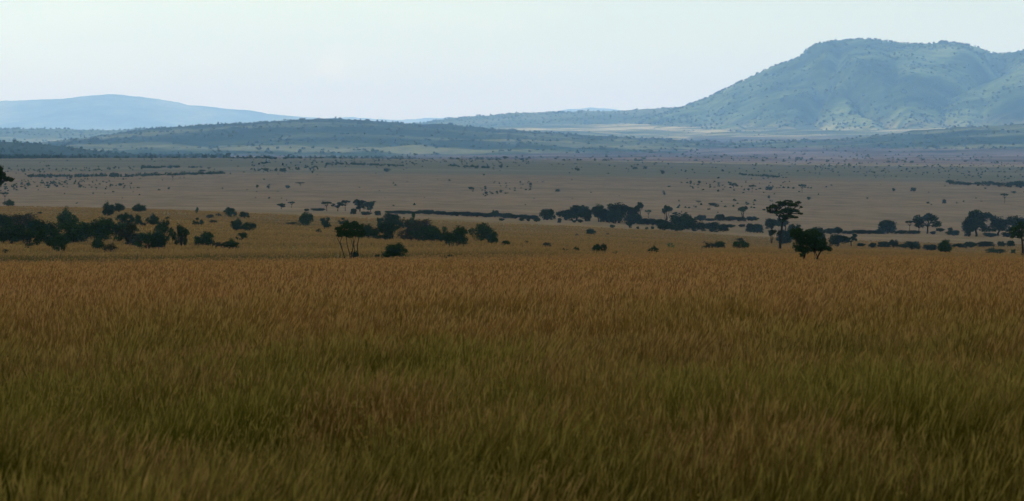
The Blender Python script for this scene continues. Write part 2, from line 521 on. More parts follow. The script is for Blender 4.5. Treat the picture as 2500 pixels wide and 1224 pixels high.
# ------------------------------------------------------------------ hills
def hill(name, crest, D, front, back, zb, mats, label, gully=0, gw=700, seed=1, nx=500, nt_=110, shape=1.0, rough=4, apron=.0, ravines=()):
    D = K(D); front *= 1.7; back *= 1.7; gw *= 1.7; gully *= 1.7; rough *= 1.5; zb = zb * 1.5
    xs = np.linspace(crest[0][0], crest[-1][0], nx)
    yc = np.interp(xs, [c[0] for c in crest], [c[1] for c in crest])
    k = max(1, nx // 240)
    ker = np.ones(2 * k + 1) / (2 * k + 1)
    yc = np.convolve(np.pad(yc, k, mode='edge'), ker, 'valid')
    zc = np.array([zpx(D, y) for y in yc])
    t = np.linspace(-1, 1, nt_)
    T, ZC = np.meshgrid(t, zc, indexing='ij')
    DDt = D + np.where(T < 0, T * front, T * back)
    XH = np.meshgrid(t, (xs - 1250) / FPX * D, indexing='ij')[1]
    sft = 1 - np.abs(T)
    S = sft ** shape
    S = S * (1 - apron) + apron * (3 * sft ** 2 - 2 * sft ** 3)
    Z = zb + (ZC - zb) * S
    if gully:
        w = fbm(XH / gw * .8 + 3, T * 2.2, seed + 9, 3) * 1.6
        g = np.abs(2 * fbm(XH / gw + w + T * .9, T * .7 + 4, seed, 2) - 1)
        g2 = np.abs(2 * fbm(XH / gw * 2.6 + w, T * 1.6 + 8, seed + 5, 3) - 1)
        env = np.clip(np.sin(np.pi * np.clip(S, 0, 1)) ** .8, 0, 1) * np.clip((ZC - zb) / 300, 0, 1.3)
        Z = Z - gully * env * (1 - np.clip(g * 3.6, 0, 1)) ** 1.3 - gully * .35 * env * (1 - np.clip(g2 * 4.5, 0, 1))
    XP = np.meshgrid(t, xs, indexing='ij')[1]
    for xt, xb, wpx, dep in ravines:
        xc = xt + (xb - xt) * np.clip((1 - S) * 1.1, 0, 1) + 14 * np.sin(S * 9 + xt)
        Z = Z - dep * np.exp(-np.abs((XP - xc) / (wpx * (1.25 - .5 * S))) ** 1.5) * np.clip(np.sin(np.pi * np.clip(S * .93 + .02, 0, 1)), 0, 1) ** .6 * (T < 0) * np.clip((S - .12) * 4, 0, 1)
    edge = np.clip(S * 6, 0, 1)
    Z = Z + (fbm(XH / 160, DDt / 160, seed + 20, 4) - .5) * rough * 2 * edge * np.clip((ZC - zb) / 60, 0, 1)
    P = np.stack([XH, DDt, Z], -1)
    o = link(name, grid_mesh(name, P, mats))
    tag(o, label, 'hill', kind='structure')
    return o, P

MH_near = hill_material('near_ridge_scrub', [(.36, (.010, .018, .014)), (.55, (.022, .030, .020)), (.7, (.05, .055, .035))])
MH_mid = hill_material('wooded_ridge', [(.40, (.007, .016, .010)), (.48, (.022, .035, .016)), (.54, (.085, .084, .036)), (.62, (.17, .145, .062)), (.8, (.07, .075, .03))], mottle=.55)  # dense woodland, darkened further in colour so the ridge looks cloud-shaded
MH_green = hill_material('green_ridge', [(.34, (.03, .045, .022)), (.5, (.085, .10, .042)), (.62, (.17, .16, .075)), (.78, (.07, .085, .038))], mottle=.45, foot=150)
MH_mount = hill_material('mountain_slope', [(.38, (.008, .018, .006)), (.47, (.045, .068, .022)), (.55, (.11, .138, .042)), (.68, (.22, .23, .08))], sc_=.0026, stretch=(1, 1, 1), mottle=.7, dark=(.012, .022, .010), foot=270)
MH_far = hill_material('far_mountain_woodland', [(.38, (.0, .01, .0)), (.5, (.08, .10, .05)), (.64, (.24, .24, .12))], sc_=.0014, stretch=(1, 1, 1), mottle=.6)

HILLS = {}
HILLS['h1'] = hill('low_ridge', [(-900, 350), (-300, 338), (0, 345), (90, 352), (180, 362), (260, 372), (330, 380), (420, 388), (520, 392)],
     6400, 900, 900, -14, [MH_near], 'low dark blue ridge running down from the left edge of the plain', seed=3, rough=3)
HILLS['h2'] = hill('wooded_ridge', [(-900, 378), (0, 372), (130, 352), (250, 333), (400, 314), (520, 305), (640, 298), (740, 293), (830, 291), (930, 295), (1050, 303),
     (1200, 315), (1350, 325), (1500, 336), (1650, 346), (1740, 349), (1900, 345), (2050, 338), (2200, 325), (2350, 312), (2500, 302), (2700, 296), (3400, 290)],
     8800, 2300, 700, -12, [MH_mid], 'long blue wooded ridge across the middle of the far plain', gully=14, gw=900, seed=12, rough=9, nx=700, apron=.3)
HILLS['h3'] = hill('green_ridge', [(-900, 300), (-100, 308), (0, 311), (160, 317), (300, 318), (420, 312), (560, 318), (760, 335), (1000, 350)],
     11600, 1500, 900, -10, [MH_green], 'pale green wooded ridge below the far pale blue mountain', gully=10, gw=700, seed=22, rough=8)
HILLS['h4'] = hill('long_green_spur', [(850, 345), (950, 315), (1060, 294), (1150, 285), (1250, 278), (1330, 274), (1450, 270), (1560, 267), (1680, 262), (1800, 262), (2000, 270)],
     13200, 1900, 900, 20, [MH_green], 'low green spur reaching out from the foot of the flat-topped mountain', gully=16, gw=900, seed=32, rough=9)
HILLS['m'] = hill('flat_topped_mountain', [(1560, 296), (1620, 276), (1665, 262), (1720, 240), (1780, 213), (1840, 184), (1885, 162), (1925, 150), (1952, 138), (1968, 122), (1990, 107), (2030, 98),
     (2080, 96), (2140, 96), (2180, 103), (2230, 107), (2270, 106), (2300, 101), (2345, 106), (2385, 116), (2420, 130), (2450, 131), (2500, 121), (2600, 112), (2750, 120), (3000, 170), (3400, 250)],
     12500, 2500, 2200, 10, [MH_mount], 'flat-topped bush-covered mountain rising beyond the plain', ravines=((2425, 2170, 62, 330), (2035, 1800, 26, 130), (2150, 2020, 22, 45)), gully=55, gw=600, seed=40, rough=3, nx=900, nt_=180, shape=.85, apron=.55)
HILLS['m2'] = hill('mountain_shoulder', [(2020, 318), (2120, 303), (2210, 287), (2290, 255), (2360, 222), (2430, 190), (2500, 165), (2600, 140), (2750, 130), (3000, 170), (3400, 260)],
     11500, 1600, 1300, 0, [MH_mount], 'sloping green shoulder in front of the flat-topped mountain', ravines=((2600, 2400, 40, 90), (2380, 2290, 30, 60)), gully=60, gw=700, seed=47, rough=8, nx=500, nt_=140, shape=.85, apron=.5)
HILLS['f'] = hill('far_blue_mountain', [(-900, 250), (-300, 252), (0, 246), (100, 242), (150, 240), (200, 234), (260, 230), (310, 232), (370, 239), (430, 248), (460, 256), (540, 263), (620, 271), (660, 279),
     (760, 287), (860, 296), (1000, 312)],
     26000, 3500, 2500, -20, [MH_far], 'pale blue rounded mountain farthest away beyond the ridges', gully=60, gw=2600, seed=60, rough=12)
HILLS['f2'] = hill('distant_low_range', [(700, 305), (800, 288), (860, 285), (920, 290), (980, 292), (1050, 288), (1110, 286), (1180, 296), (1270, 290), (1330, 275), (1390, 266), (1440, 262), (1490, 265), (1560, 276), (1650, 290)],
     31000, 1500, 1500, -20, [MH_far], 'faint pale range barely showing behind the far ridges', seed=70, rough=12)

# ------------------------------------------------------------------ vegetation builders
def tube(verts, faces, pts, radii, n=6):
    """tapered tube through pts"""
    base = len(verts)
    pts = [np.array(p, float) for p in pts]
    for i, p in enumerate(pts):
        d = pts[min(i + 1, len(pts) - 1)] - pts[max(i - 1, 0)]
        d /= (np.linalg.norm(d) + 1e-9)
        a = np.cross(d, [0.3, 1, 0.1]); a /= np.linalg.norm(a); b = np.cross(d, a)
        for k in range(n):
            th = 2 * math.pi * k / n
            verts.append(p + radii[i] * (math.cos(th) * a + math.sin(th) * b))
    for i in range(len(pts) - 1):
        for k in range(n):
            faces.append((base + i * n + k, base + i * n + (k + 1) % n, base + (i + 1) * n + (k + 1) % n, base + (i + 1) * n + k))

def wavy(a, b, n=4, amp=.06, r=random):
    a = np.array(a, float); b = np.array(b, float)
    L = np.linalg.norm(b - a)
    out = []
    for i in range(n + 1):
        t = i / n
        p = a + (b - a) * t
        if 0 < i < n:
            p = p + np.array([r.uniform(-1, 1), r.uniform(-1, 1), r.uniform(-.4, .4)]) * amp * L
        out.append(p)
    return out

def leaves(lobes, n, size, g, shell=.55):
    """lobes: (cx, cy, cz, rx, ry, rz); returns verts, quads, tints - small leaf sprays spread through each lobe"""
    vol = np.array([l[3] * l[4] + l[3] * l[5] for l in lobes]); vol = vol / vol.sum()
    L = np.array(lobes)
    K_ = 9
    nl = len(lobes)
    sdir = g.normal(size=(nl, K_, 3)); sdir /= np.linalg.norm(sdir, axis=2)[..., None]
    sc0 = L[:, None, :3] + sdir * (g.uniform(.25, .92, (nl, K_, 1)) * L[:, None, 3:6])
    sr = g.uniform(.40, .66, (nl, K_, 1)) * L[:, None, 3:6]
    idx = g.choice(nl, n, p=vol); kk = g.integers(0, K_, n)
    d = g.normal(size=(n, 3)); d /= np.linalg.norm(d, axis=1)[:, None]
    rad = g.uniform(0, 1, n) ** .40 * g.uniform(.75, 1.12, n)
    c = sc0[idx, kk] + d * rad[:, None] * sr[idx, kk]
    # clump the sprays
    a = g.normal(size=(n, 3)); a /= np.linalg.norm(a, axis=1)[:, None]
    b = np.cross(a, g.normal(size=(n, 3))); b /= np.linalg.norm(b, axis=1)[:, None]
    s1 = size * g.uniform(.5, 1.3, n)[:, None]; s2 = size * g.uniform(.35, .8, n)[:, None]
    q = np.stack([c - a * s1, c + b * s2, c + a * s1, c - b * s2], 1)
    lv = np.clip(g.normal(.45, .28, n), 0, 1)
    q = q[c[:, 2] > 0]; lv = lv[c[:, 2] > 0]
    V = q.reshape(-1, 3)
    F = np.arange(len(V)).reshape(-1, 4)
    C = np.repeat(lv, 4)[:, None]
    C = np.concatenate([C, C, C], 1)
    return V, F, C

def leaf_mesh(name, lobes, n, size, seed, m, shell=.55, dome=False):
    g = np.random.default_rng(seed)
    V, F, C = leaves(lobes, n, size, g, shell)
    if dome:        # a bush rounds off at the shoulders
        c = V.reshape(-1, 4, 3).mean(1)
        r2 = (c[:, 0] ** 2 + c[:, 1] ** 2) / .25; zz = np.clip((c[:, 2] - .18) / .84, 0, 9)
        lim = 1 + .40 * (fbm(c[:, 0] * 7 + 3, c[:, 2] * 6 + c[:, 1] * 7, seed, 2) - .5) * 2
        k = r2 ** 1.1 + zz ** 2.1 < lim
        V = V.reshape(-1, 4, 3)[k].reshape(-1, 3); C = C.reshape(-1, 4, 3)[k].reshape(-1, 3); F = np.arange(len(V)).reshape(-1, 4)
    return np_mesh(name, V, F, 4, [m], cols=C)

def wood_mesh(name, tubes, n=6):
    v, f = [], []
    for pts, rad in tubes:
        tube(v, f, pts, rad, n)
    return np_mesh(name, np.array(v), np.array(f), 4, [M_bark], smooth=True)

def lobes_bush(seed, n=9, flat=1.0, spread=.36, zlo=.18, zhi=.7):
    r = random.Random(seed)
    L = [(0, 0, .36, .36, .36, .36)]
    for k in range(n):
        a = r.uniform(0, 6.28); d = spread * math.sqrt(r.random())
        z = min(r.uniform(zlo, zhi) * (1 - .5 * d), .80 * math.sqrt(max(.05, 1 - (d / .52) ** 2)))
        q = r.uniform(.13, .25)
        L.append((d * math.cos(a), d * math.sin(a), z, q, q, q * r.uniform(.8, 1.15)))
    # keep within unit width / height
    w = max(max(abs(l[0]) + l[3], abs(l[1]) + l[4]) for l in L); h = max(l[2] + l[5] for l in L)
    return [(l[0] / w * .5, l[1] / w * .5, l[2] / h, l[3] / w * .5, l[4] / w * .5, l[5] / h) for l in L]

PROTO = {}   # kind -> list of (leaf mesh, wood mesh)
def bush_wood(seed, L, k=7, base=.05):
    r = random.Random(seed)
    t = []
    for l in sorted(L, key=lambda q: -q[2])[:k]:
        t.append((wavy((r.uniform(-base, base), r.uniform(-base, base), -.06), (l[0], l[1], l[2] + l[5] * .55), 4, .06, r), [.018, .014, .011, .007, .003]))
    return wood_mesh('stems', t, 5)

def make_protos():
    for k in range(4):
        L = lobes_bush(100 + k, 10)
        PROTO.setdefault('round', []).append((leaf_mesh('foliage', L, 6200, .028, k, M_leaf, dome=True), bush_wood(k, L)))
    for k in range(4):
        L = lobes_bush(200 + k, 12, spread=.44, zlo=.12, zhi=.85)[1:]
        PROTO.setdefault('ragged', []).append((leaf_mesh('foliage', L, 4200, .030, 20 + k, M_leaf, shell=.3, dome=True), bush_wood(20 + k, L, 9)))
    for k in range(2):
        L = lobes_bush(230 + k, 12, spread=.44, zlo=.12, zhi=.85)
        PROTO.setdefault('brown', []).append((leaf_mesh('foliage', L, 3400, .026, 120 + k, M_leaf_brown, shell=.3, dome=True), bush_wood(120 + k, L, 12)))
    for k in range(3):   # low and wide, light
        L = lobes_bush(300 + k, 12, spread=.5, zlo=.15, zhi=.55)[1:]
        PROTO.setdefault('low', []).append((leaf_mesh('foliage', L, 1500, .036, 40 + k, M_leaf_brown, shell=.2), bush_wood(40 + k, L, 8)))
    for k in range(2):
        L = lobes_bush(330 + k, 9, spread=.46, zlo=.2, zhi=.8)[1:]
        PROTO.setdefault('fresh', []).append((leaf_mesh('foliage', L, 900, .045, 140 + k, M_leaf_green, shell=.2), bush_wood(140 + k, L, 8)))
    for k in range(3):   # woodland bush beside the watercourse
        L = lobes_bush(400 + k, 11)
        PROTO.setdefault('wood', []).append((leaf_mesh('foliage', L, 5000, .036, 60 + k, M_leaf_far, dome=True), bush_wood(60 + k, L)))
    for k in range(3):   # woodland tree with a short bare trunk
        r = random.Random(500 + k)
        L = []
        for j in range(11):
            a = r.uniform(0, 6.28); d = .36 * math.sqrt(r.random()); z = .80 - .9 * d * d - r.uniform(0, .32)
            q = r.uniform(.12, .19); L.append((d * math.cos(a), d * math.sin(a), z, q, q, q * .75))
        T = [(wavy((0, 0, -.05), (.02, 0, .38), 3, .05, r), [.034, .028, .024, .018])]
        T += [(wavy((.02, 0, .3), l[:3], 3, .1, r), [.018, .012, .008, .004]) for l in L]
        PROTO.setdefault('tree', []).append((leaf_mesh('crown', L, 2600, .034, 80 + k, M_leaf_far, shell=.4), wood_mesh('trunk', T)))
    for k in range(3):   # full crowned tree, foliage nearly to the ground
        r = random.Random(550 + k)
        L = [(0, 0, .58, .30, .30, .26)]
        for j in range(13):
            a = r.uniform(0, 6.28); d = .34 * math.sqrt(r.random()); z = min(r.uniform(.24, .84), .86 - 1.5 * d * d)
            q = r.uniform(.13, .19); L.append((d * math.cos(a), d * math.sin(a), z, q, q, q * .85))
        T = [(wavy((0, 0, -.05), (.02, 0, .34), 3, .05, r), [.040, .034, .028, .022])]
        T += [(wavy((.02, 0, .25), l[:3], 3, .1, r), [.018, .012, .008, .004]) for l in L]
        PROTO.setdefault('full', []).append((leaf_mesh('crown', L, 4200, .034, 280 + k, M_leaf_far, shell=.4), wood_mesh('trunk', T)))
    for k in range(4):   # flat topped acacia
        r = random.Random(600 + k)
        L = []
        for j in range(9):
            a = j * 2.4 + r.uniform(-.4, .4); d = .40 * math.sqrt((j + .3) / 9)
            q = r.uniform(.11, .17); L.append((d * math.cos(a), d * math.sin(a), .86 - .20 * d + r.uniform(-.05, .02), q, q, .085))
        T = [(wavy((0, 0, -.05), (.01, 0, .45), 3, .04, r), [.030, .024, .020, .016])]
        T += [(wavy((.01, 0, .42), l[:3], 3, .07, r), [.015, .010, .007, .003]) for l in L]
        PROTO.setdefault('umbrella', []).append((leaf_mesh('crown', L, 1900, .034, 90 + k, M_leaf_far, shell=.3), wood_mesh('trunk', T)))
    for k in range(2):   # vase-shaped tree: stems fanning up to a pale crown
        r = random.Random(700 + k)
        L = []
        for j in range(8):
            a = r.uniform(0, 6.28); d = .34 * math.sqrt(r.random()); q = r.uniform(.13, .19)
            L.append((d * math.cos(a), d * math.sin(a), .72 + r.uniform(-.1, .1), q, q, q))
        T = [(wavy((r.uniform(-.05, .05), 0, -.05), l[:3], 4, .05, r), [.02, .016, .012, .008, .004]) for l in L]
        PROTO.setdefault('vase', []).append((leaf_mesh('crown', L, 1700, .036, 190 + k, M_leaf_far, shell=.2), wood_mesh('trunk', T)))
make_protos()

def joined(kind):
    """one small mesh (foliage + stems) for far plants too small to show parts"""
    out = []
    for lm, wm in PROTO[kind]:
        n1 = len(lm.vertices); a = np.zeros(n1 * 3, np.float32); lm.vertices.foreach_get('co', a)
        f = np.zeros(len(lm.loops), np.int32); lm.loops.foreach_get('vertex_index', f)
        c = np.zeros(n1 * 4, np.float32); lm.color_attributes[0].data.foreach_get('color', c)
        f = f.reshape(-1, 4)
        take = rng.permutation(len(f))[:520]
        f = f[take]
        v = a.reshape(-1, 3)[f.ravel()].reshape(-1, 4, 3)
        ctr = v.mean(1, keepdims=True); v = ctr + (v - ctr) * 2.1
        cc = c.reshape(-1, 4)[f.ravel(), :3]
        v = v.reshape(-1, 3)
        n2 = len(wm.vertices); b = np.zeros(n2 * 3, np.float32); wm.vertices.foreach_get('co', b)
        fw = np.zeros(len(wm.loops), np.int32); wm.loops.foreach_get('vertex_index', fw)
        V = np.concatenate([v, b.reshape(-1, 3)]); F = np.concatenate([np.arange(len(v)).reshape(-1, 4), fw.reshape(-1, 4) + len(v)])
        mi = np.concatenate([np.zeros(len(f)), np.ones(len(F) - len(f))])
        out.append(np_mesh('far_' + kind, V, F, 4, [lm.materials[0], M_bark], mat_idx=mi, cols=np.concatenate([cc, np.full((n2, 3), .5)])))
    return out
FAR = {k: joined(k) for k in ('round', 'wood', 'tree', 'umbrella', 'ragged')}

NAMES = {'round': ('bush', 'bush'), 'ragged': ('bush', 'bush'), 'brown': ('bush', 'bush'), 'low': ('shrub', 'shrub'), 'fresh': ('shrub', 'shrub'),
         'wood': ('bush', 'bush'), 'tree': ('tree', 'tree'), 'umbrella': ('acacia_tree', 'tree'), 'full': ('tree', 'tree'), 'vase': ('tree', 'tree')}
_count = [0]
def plant(kind, x, y, w, h, label, group=None, D=None, parts=True, dmin=0, sink=0.0):
    """x: photo column of the centre, y: row of the base, w, h: size in photo pixels"""
    _count[0] += 1
    r = random.Random(_count[0] * 31 + int(x))
    if D is None:
        D = hit(x, y, dmin)
    if group and 'thicket' in group and 'lower' not in group:
        w *= 1.16; h *= 1.10
    elif kind in ('wood', 'full', 'tree') and parts:
        w *= 1.24; h *= 1.14
    elif kind in ('round', 'ragged', 'brown', 'low'):
        w *= 1.12; h *= 1.08
    X = xw(x, D)
    z = float(H(X, D)) - sink
    nm, cat = NAMES[kind]
    wm_, hm_ = w * D / FPX, h * D / FPX + (.45 if D < 1300 else 0) + sink
    if hm_ <= 0: hm_ = 1
    rz = r.uniform(0, 6.28)
    if parts:
        lm, wd_ = r.choice(PROTO[kind])
        e = bpy.data.objects.new(nm, None); col.objects.link(e)
        e.empty_display_size = .5
        a, b = ('crown', 'trunk') if cat == 'tree' else ('foliage', 'stems')
        link(a, lm, e); link(b, wd_, e)
    else:
        e = link(nm, r.choice(FAR[kind if kind in FAR else 'round']))
    e.location = (X, D, z)
    e.scale = (wm_ * 1.06, wm_ * 1.0, hm_ * 1.03)
    e.rotation_euler = (0, 0, rz)
    tag(e, label, cat, group)
    return e

ORD = ['first', 'second', 'third', 'fourth', 'fifth', 'sixth', 'seventh', 'eighth', 'ninth', 'tenth', 'eleventh', 'twelfth', 'thirteenth', 'fourteenth', 'fifteenth', 'sixteenth']
# near and middle slope: kind, x, base y, w, h, label
P_ = plant
GL = 'bushes of the dark thicket at the left'
P_('round', 12, 560, 56, 34, 'dark bush at the thicket\'s back edge, cut off by the left edge of the picture', GL)
P_('brown', 64, 566, 92, 40, 'broad flat-topped olive bush at the back left of the thicket', GL)
P_('round', 28, 596, 74, 48, 'large dark bush at the front of the thicket touching the left edge', GL)
P_('round', 104, 585, 88, 44, 'wide dark bush in the middle of the thicket, left of the square-topped bush', GL)
P_('ragged', 70, 606, 62, 38, 'low dark bush at the front of the thicket near the left edge', GL)
P_('round', 163, 566, 50, 50, 'tall square-topped black bush rising above the left thicket', GL)
P_('ragged', 120, 608, 82, 46, 'shaggy dark green bush at the front left of the thicket', GL)
P_('round', 185, 596, 84, 56, 'big rounded bush in the thicket in front of the square-topped bush', GL)
P_('ragged', 152, 617, 52, 34, 'small round bush hanging over the front edge of the thicket', GL)
P_('round', 238, 592, 88, 52, 'bulky black bush at the centre of the left thicket', GL)
P_('round', 240, 615, 36, 28, 'small greyish bush standing just in front of the thicket', GL)
P_('low', 271, 617, 38, 20, 'low dark shrub at the foot of the thicket beside the small greyish bush', GL)
P_('ragged', 288, 590, 70, 42, 'dark bush in the thicket behind its front row, right of the bulky one', GL)
P_('brown', 318, 604, 84, 50, 'dull olive bush in the right half of the thicket', GL)
P_('ragged', 358, 610, 60, 38, 'low dark bush near the right end of the thicket front', GL)
P_('ragged', 400, 596, 48, 50, 'tall twiggy bush with a two-pronged open top at the thicket\'s right end', GL)
P_('round', 386, 611, 42, 36, 'dark low bush under the tall twiggy one at the thicket\'s right end', GL)
P_('ragged', 441, 604, 42, 46, 'upright green bush standing just right of the thicket', GL)
P_('ragged', 300, 556, 46, 32, 'black bush on the upper edge of the thicket near its right half', GL)
P_('ragged', 313, 566, 34, 16, 'low black bush trailing down behind the thicket to the right', GL)
P_('round', 335, 553, 22, 24, 'small upright black bush behind the thicket, left of a squarer one')
P_('low', 348, 553, 18, 9, 'tiny low shrub between two upright black bushes behind the thicket')
P_('round', 373, 551, 32, 24, 'squarish black bush behind the thicket, right of a smaller upright one')
P_('low', 14, 621, 16, 9, 'tiny dark shrub alone in the swale below the thicket at the left edge')
P_('round', 22, 504, 28, 16, 'rounded black bush on the slope\'s skyline near the left edge')
P_('round', 265, 528, 34, 30, 'tall pale-topped black bush on the skyline, left of a touching lower one')
P_('round', 291, 518, 30, 20, 'dark bush on the skyline leaning against a taller one on its left')
P_('round', 340, 518, 36, 17, 'dome-shaped black bush on the skyline, right of the touching pair')
P_('ragged', 482, 522, 10, 13, 'small greyish sapling bush standing alone on the skyline grass')
P_('low', 508, 534, 24, 10, 'flat dark shrub left of the domed bush on the upper slope')
P_('low', 533, 529, 16, 7, 'tiny flat shrub tucked against the left side of the domed bush')
P_('round', 560, 530, 34, 20, 'smooth domed bush on the upper slope between two lower shrubs')
P_('round', 597, 533, 28, 14, 'dark bush with a trailing right side, right of the smooth domed bush')
P_('ragged', 483, 551, 28, 15, 'ragged small bush alone on the slope above the upright green bush')
P_('low', 519, 546, 24, 8, 'thin pale shrub right of the ragged small bush on the slope')
P_('low', 407, 536, 14, 5, 'tiny low shrub in the grass above the squarish black bush')
P_('low', 97, 524, 14, 5, 'tiny pale shrub on the slope grass above the thicket')
P_('round', 577, 565, 34, 27, 'tall left half of a long black hedge-like bush pair on the slope')
P_('round', 607, 565, 42, 18, 'long lower bush joined to the right of a taller black one on the slope')
P_('ragged', 589, 588, 30, 16, 'small loose bush below the long black bush pair')
P_('round', 498, 605, 52, 32, 'mid-size green-black bush between the upright green bush and a low round one')
P_('low', 538, 606, 34, 15, 'low brownish shrub linking two bushes in front of the slope')
P_('round', 562, 611, 44, 20, 'low rounded bush at the right end of the front row of bushes')
P_('round', 747, 554, 36, 32, 'upright black bush with a pointed top, left of a similar one on the slope')
P_('ragged', 791, 559, 34, 26, 'black bush with a small side branch, right of the pointed-top bush')
P_('low', 778, 570, 14, 12, 'tiny pale brown shrub below two black bushes on the slope')
P_('low', 708, 549, 34, 5, 'long flat strip of dead shrub in the grass left of the pointed-top bush')
P_('ragged', 838, 549, 26, 13, 'small flat bush top showing behind the umbrella tree\'s crown')
GC = 'bushes of the central thicket'
P_('round', 903, 586, 38, 32, 'dark bush touching the right side of the multi-stemmed tree\'s crown', GC)
P_('round', 952, 560, 60, 34, 'black domed bush at the back of the central thicket, highest on its left', GC)
P_('ragged', 929, 560, 22, 26, 'small sparse bush against the left of the black domed bush', GC)
P_('ragged', 1008, 562, 24, 36, 'narrow upright bush rising at the back middle of the central thicket', GC)
P_('ragged', 950, 588, 82, 38, 'dull green bush at the front left of the central thicket', GC)
P_('round', 994, 560, 22, 20, 'small dark bush at the foot of the narrow upright one', GC)
P_('brown', 1000, 590, 86, 46, 'brownish green bush at the middle of the central thicket', GC)
P_('brown', 1038, 582, 70, 42, 'pale olive-brown domed bush at the back right of the central thicket', GC)
P_('round', 1040, 594, 70, 36, 'dark bush at the front of the central thicket below the olive-brown dome', GC)
P_('ragged', 1076, 594, 46, 36, 'dark bush at the right end of the central thicket beside a big rounded one', GC)
P_('round', 1115, 604, 58, 44, 'big rounded dark bush just right of the central thicket, darkest at its foot')
P_('round', 1174, 592, 54, 42, 'large two-lobed bush standing alone right of the central thicket')
P_('round', 1202, 597, 32, 28, 'lower right lobe bush beside the large lone bush on the slope')
P_('ragged', 1230, 602, 28, 10, 'low dark shrub trailing right of the large two-lobed bush')
P_('round', 967, 641, 68, 38, 'leafy dark green bush with a lumpy top in the grass below the central thicket')
GS = 'scrubby weeds under the multi-stemmed tree'
P_('ragged', 864, 642, 22, 22, 'small bush growing between the stems of the umbrella-shaped tree', GS)
P_('low', 882, 648, 36, 14, 'low weedy shrub right at the foot of the multi-stemmed tree', GS)
P_('ragged', 922, 645, 32, 14, 'scrubby dark weeds between the multi-stemmed tree and the leafy green bush', GS)
P_('low', 832, 640, 11, 10, 'tiny shrub just left of the multi-stemmed tree\'s stems', GS)
P_('low', 1086, 643, 48, 16, 'grey-green feathery shrub low in the grass right of the leafy green bush')
P_('low', 1029, 643, 12, 9, 'tiny brown tuft of shrub right of the leafy green bush')
P_('low', 1048, 643, 10, 9, 'tiny brown shrub left of the grey-green feathery shrub')
P_('low', 1284, 597, 14, 7, 'tiny pale shrub right of the low trailing dark one')
P_('low', 1341, 607, 28, 13, 'brownish shrub with a thin upright twig on the open slope')
P_('low', 1381, 618, 18, 9, 'faint thin shrub left of a small dark one on the open slope')
P_('round', 1407, 618, 16, 9, 'small dark bush between a faint shrub and the twin black bush')
P_('round', 1457, 622, 24, 19, 'rounder left half of the black twin bush on the open slope')
P_('ragged', 1475, 622, 17, 21, 'pointed right half of the black twin bush on the open slope')
P_('fresh', 1500, 630, 16, 10, 'small green tufty shrub just right of the black twin bush')
P_('round', 1596, 622, 26, 14, 'small black bush with a lower right side, alone between twin bush and cone bush')
P_('fresh', 1636, 610, 20, 13, 'small cone-shaped green bush alone on the open slope')
P_('brown', 1727, 611, 42, 15, 'left end of a long low bush on the slope crest')
P_('round', 1755, 611, 34, 17, 'darker right end of a long low bush on the slope crest')
P_('round', 1808, 612, 44, 20, 'rounded leafy bush on the crest between the long low bush and the tall acacia')
P_('low', 1850, 628, 15, 6, 'tiny brown shrub in the grass below the rounded leafy bush')
P_('low', 1801, 589, 26, 7, 'low thin shrub on the plain above the rounded leafy bush', dmin=900)
P_('round', 1443, 574, 25, 12, 'small dark oval bush alone in the middle of the plain below the grove')
P_('low', 1408, 577, 8, 5, 'tiny brown shrub left of the dark oval bush')
P_('low', 1484, 575, 10, 5, 'tiny brown shrub right of the dark oval bush')
P_('fresh', 2225, 660, 11, 16, 'small upright fresh green sprig shrub in the foreground grass at the right', D=225)
P_('fresh', 2252, 661, 26, 13, 'loose fresh green sprigs beside an upright one in the foreground grass', D=225)
# watercourse trees (blue with distance)
GW = 'bushes along the hazy watercourse'
P_('tree', 686, 511, 22, 14, 'ragged blue tree at the left end of the watercourse, left of a round-crowned one')
P_('umbrella', 712, 508, 21, 16, 'small round-crowned blue tree near the left end of the watercourse')
P_('wood', 748, 516, 13, 6, 'tiny blue bush between the round-crowned tree and the acacia group', GW)
P_('umbrella', 797, 516, 32, 25, 'spreading blue acacia at the left of the far acacia group')
P_('tree', 825, 516, 26, 22, 'lower blue tree between two acacias of the far group')
P_('umbrella', 843, 516, 28, 28, 'tallest flat-topped blue acacia of the far group')
P_('full', 879, 517, 32, 29, 'large rounded blue tree of a touching pair right of the acacia group')
P_('full', 904, 518, 22, 26, 'right-hand smaller tree of the touching rounded blue pair')
P_('wood', 863, 524, 16, 13, 'dark blue bush in front of the gap between acacias and the rounded pair', GW)
P_('wood', 893, 526, 26, 9, 'low dark bush in front of the touching rounded blue pair', GW)
P_('wood', 922, 527, 17, 11, 'small dark bush right of the low one before the rounded blue pair', GW)
hedge = [(775, 515, 26, 5), (960, 521, 30, 5), (985, 523, 30, 7), (1010, 523, 28, 6), (1035, 523, 24, 8), (1048, 524, 18, 9), (1070, 525, 26, 8), (1092, 526, 24, 7),
         (1115, 528, 26, 9), (1140, 529, 24, 10), (1164, 530, 22, 9), (1186, 531, 22, 8), (1232, 533, 26, 10), (1258, 534, 26, 8), (1280, 535, 24, 9), (1300, 536, 20, 8)]
for i_, (x, y, w, h) in enumerate(hedge):
    P_('wood', x, y, w * 1.45, h * 1.15, ORD[i_] + ' low blue bush from the left in the hedge-like line between acacia group and grove', 'low hedge-like bushes of the watercourse')
P_('wood', 1208, 531, 20, 17, 'taller square bush standing out of the low hedge-like line')
P_('wood', 1335, 538, 36, 25, 'rounded blue tree-bush at the right end of the hedge-like line, before the grove')
P_('wood', 1225, 540, 14, 6, 'tiny dark bush below the square bush of the hedge line', GW)
for x, y, w, h, q in [(1273, 540, 12, 7, 'wider left'), (1290, 541, 9, 7, 'narrower right')]:
    P_('wood', x, y, w, h, q + ' one of a pair of tiny dark bushes below the hedge-like line', 'pair of tiny bushes below the hedge line')
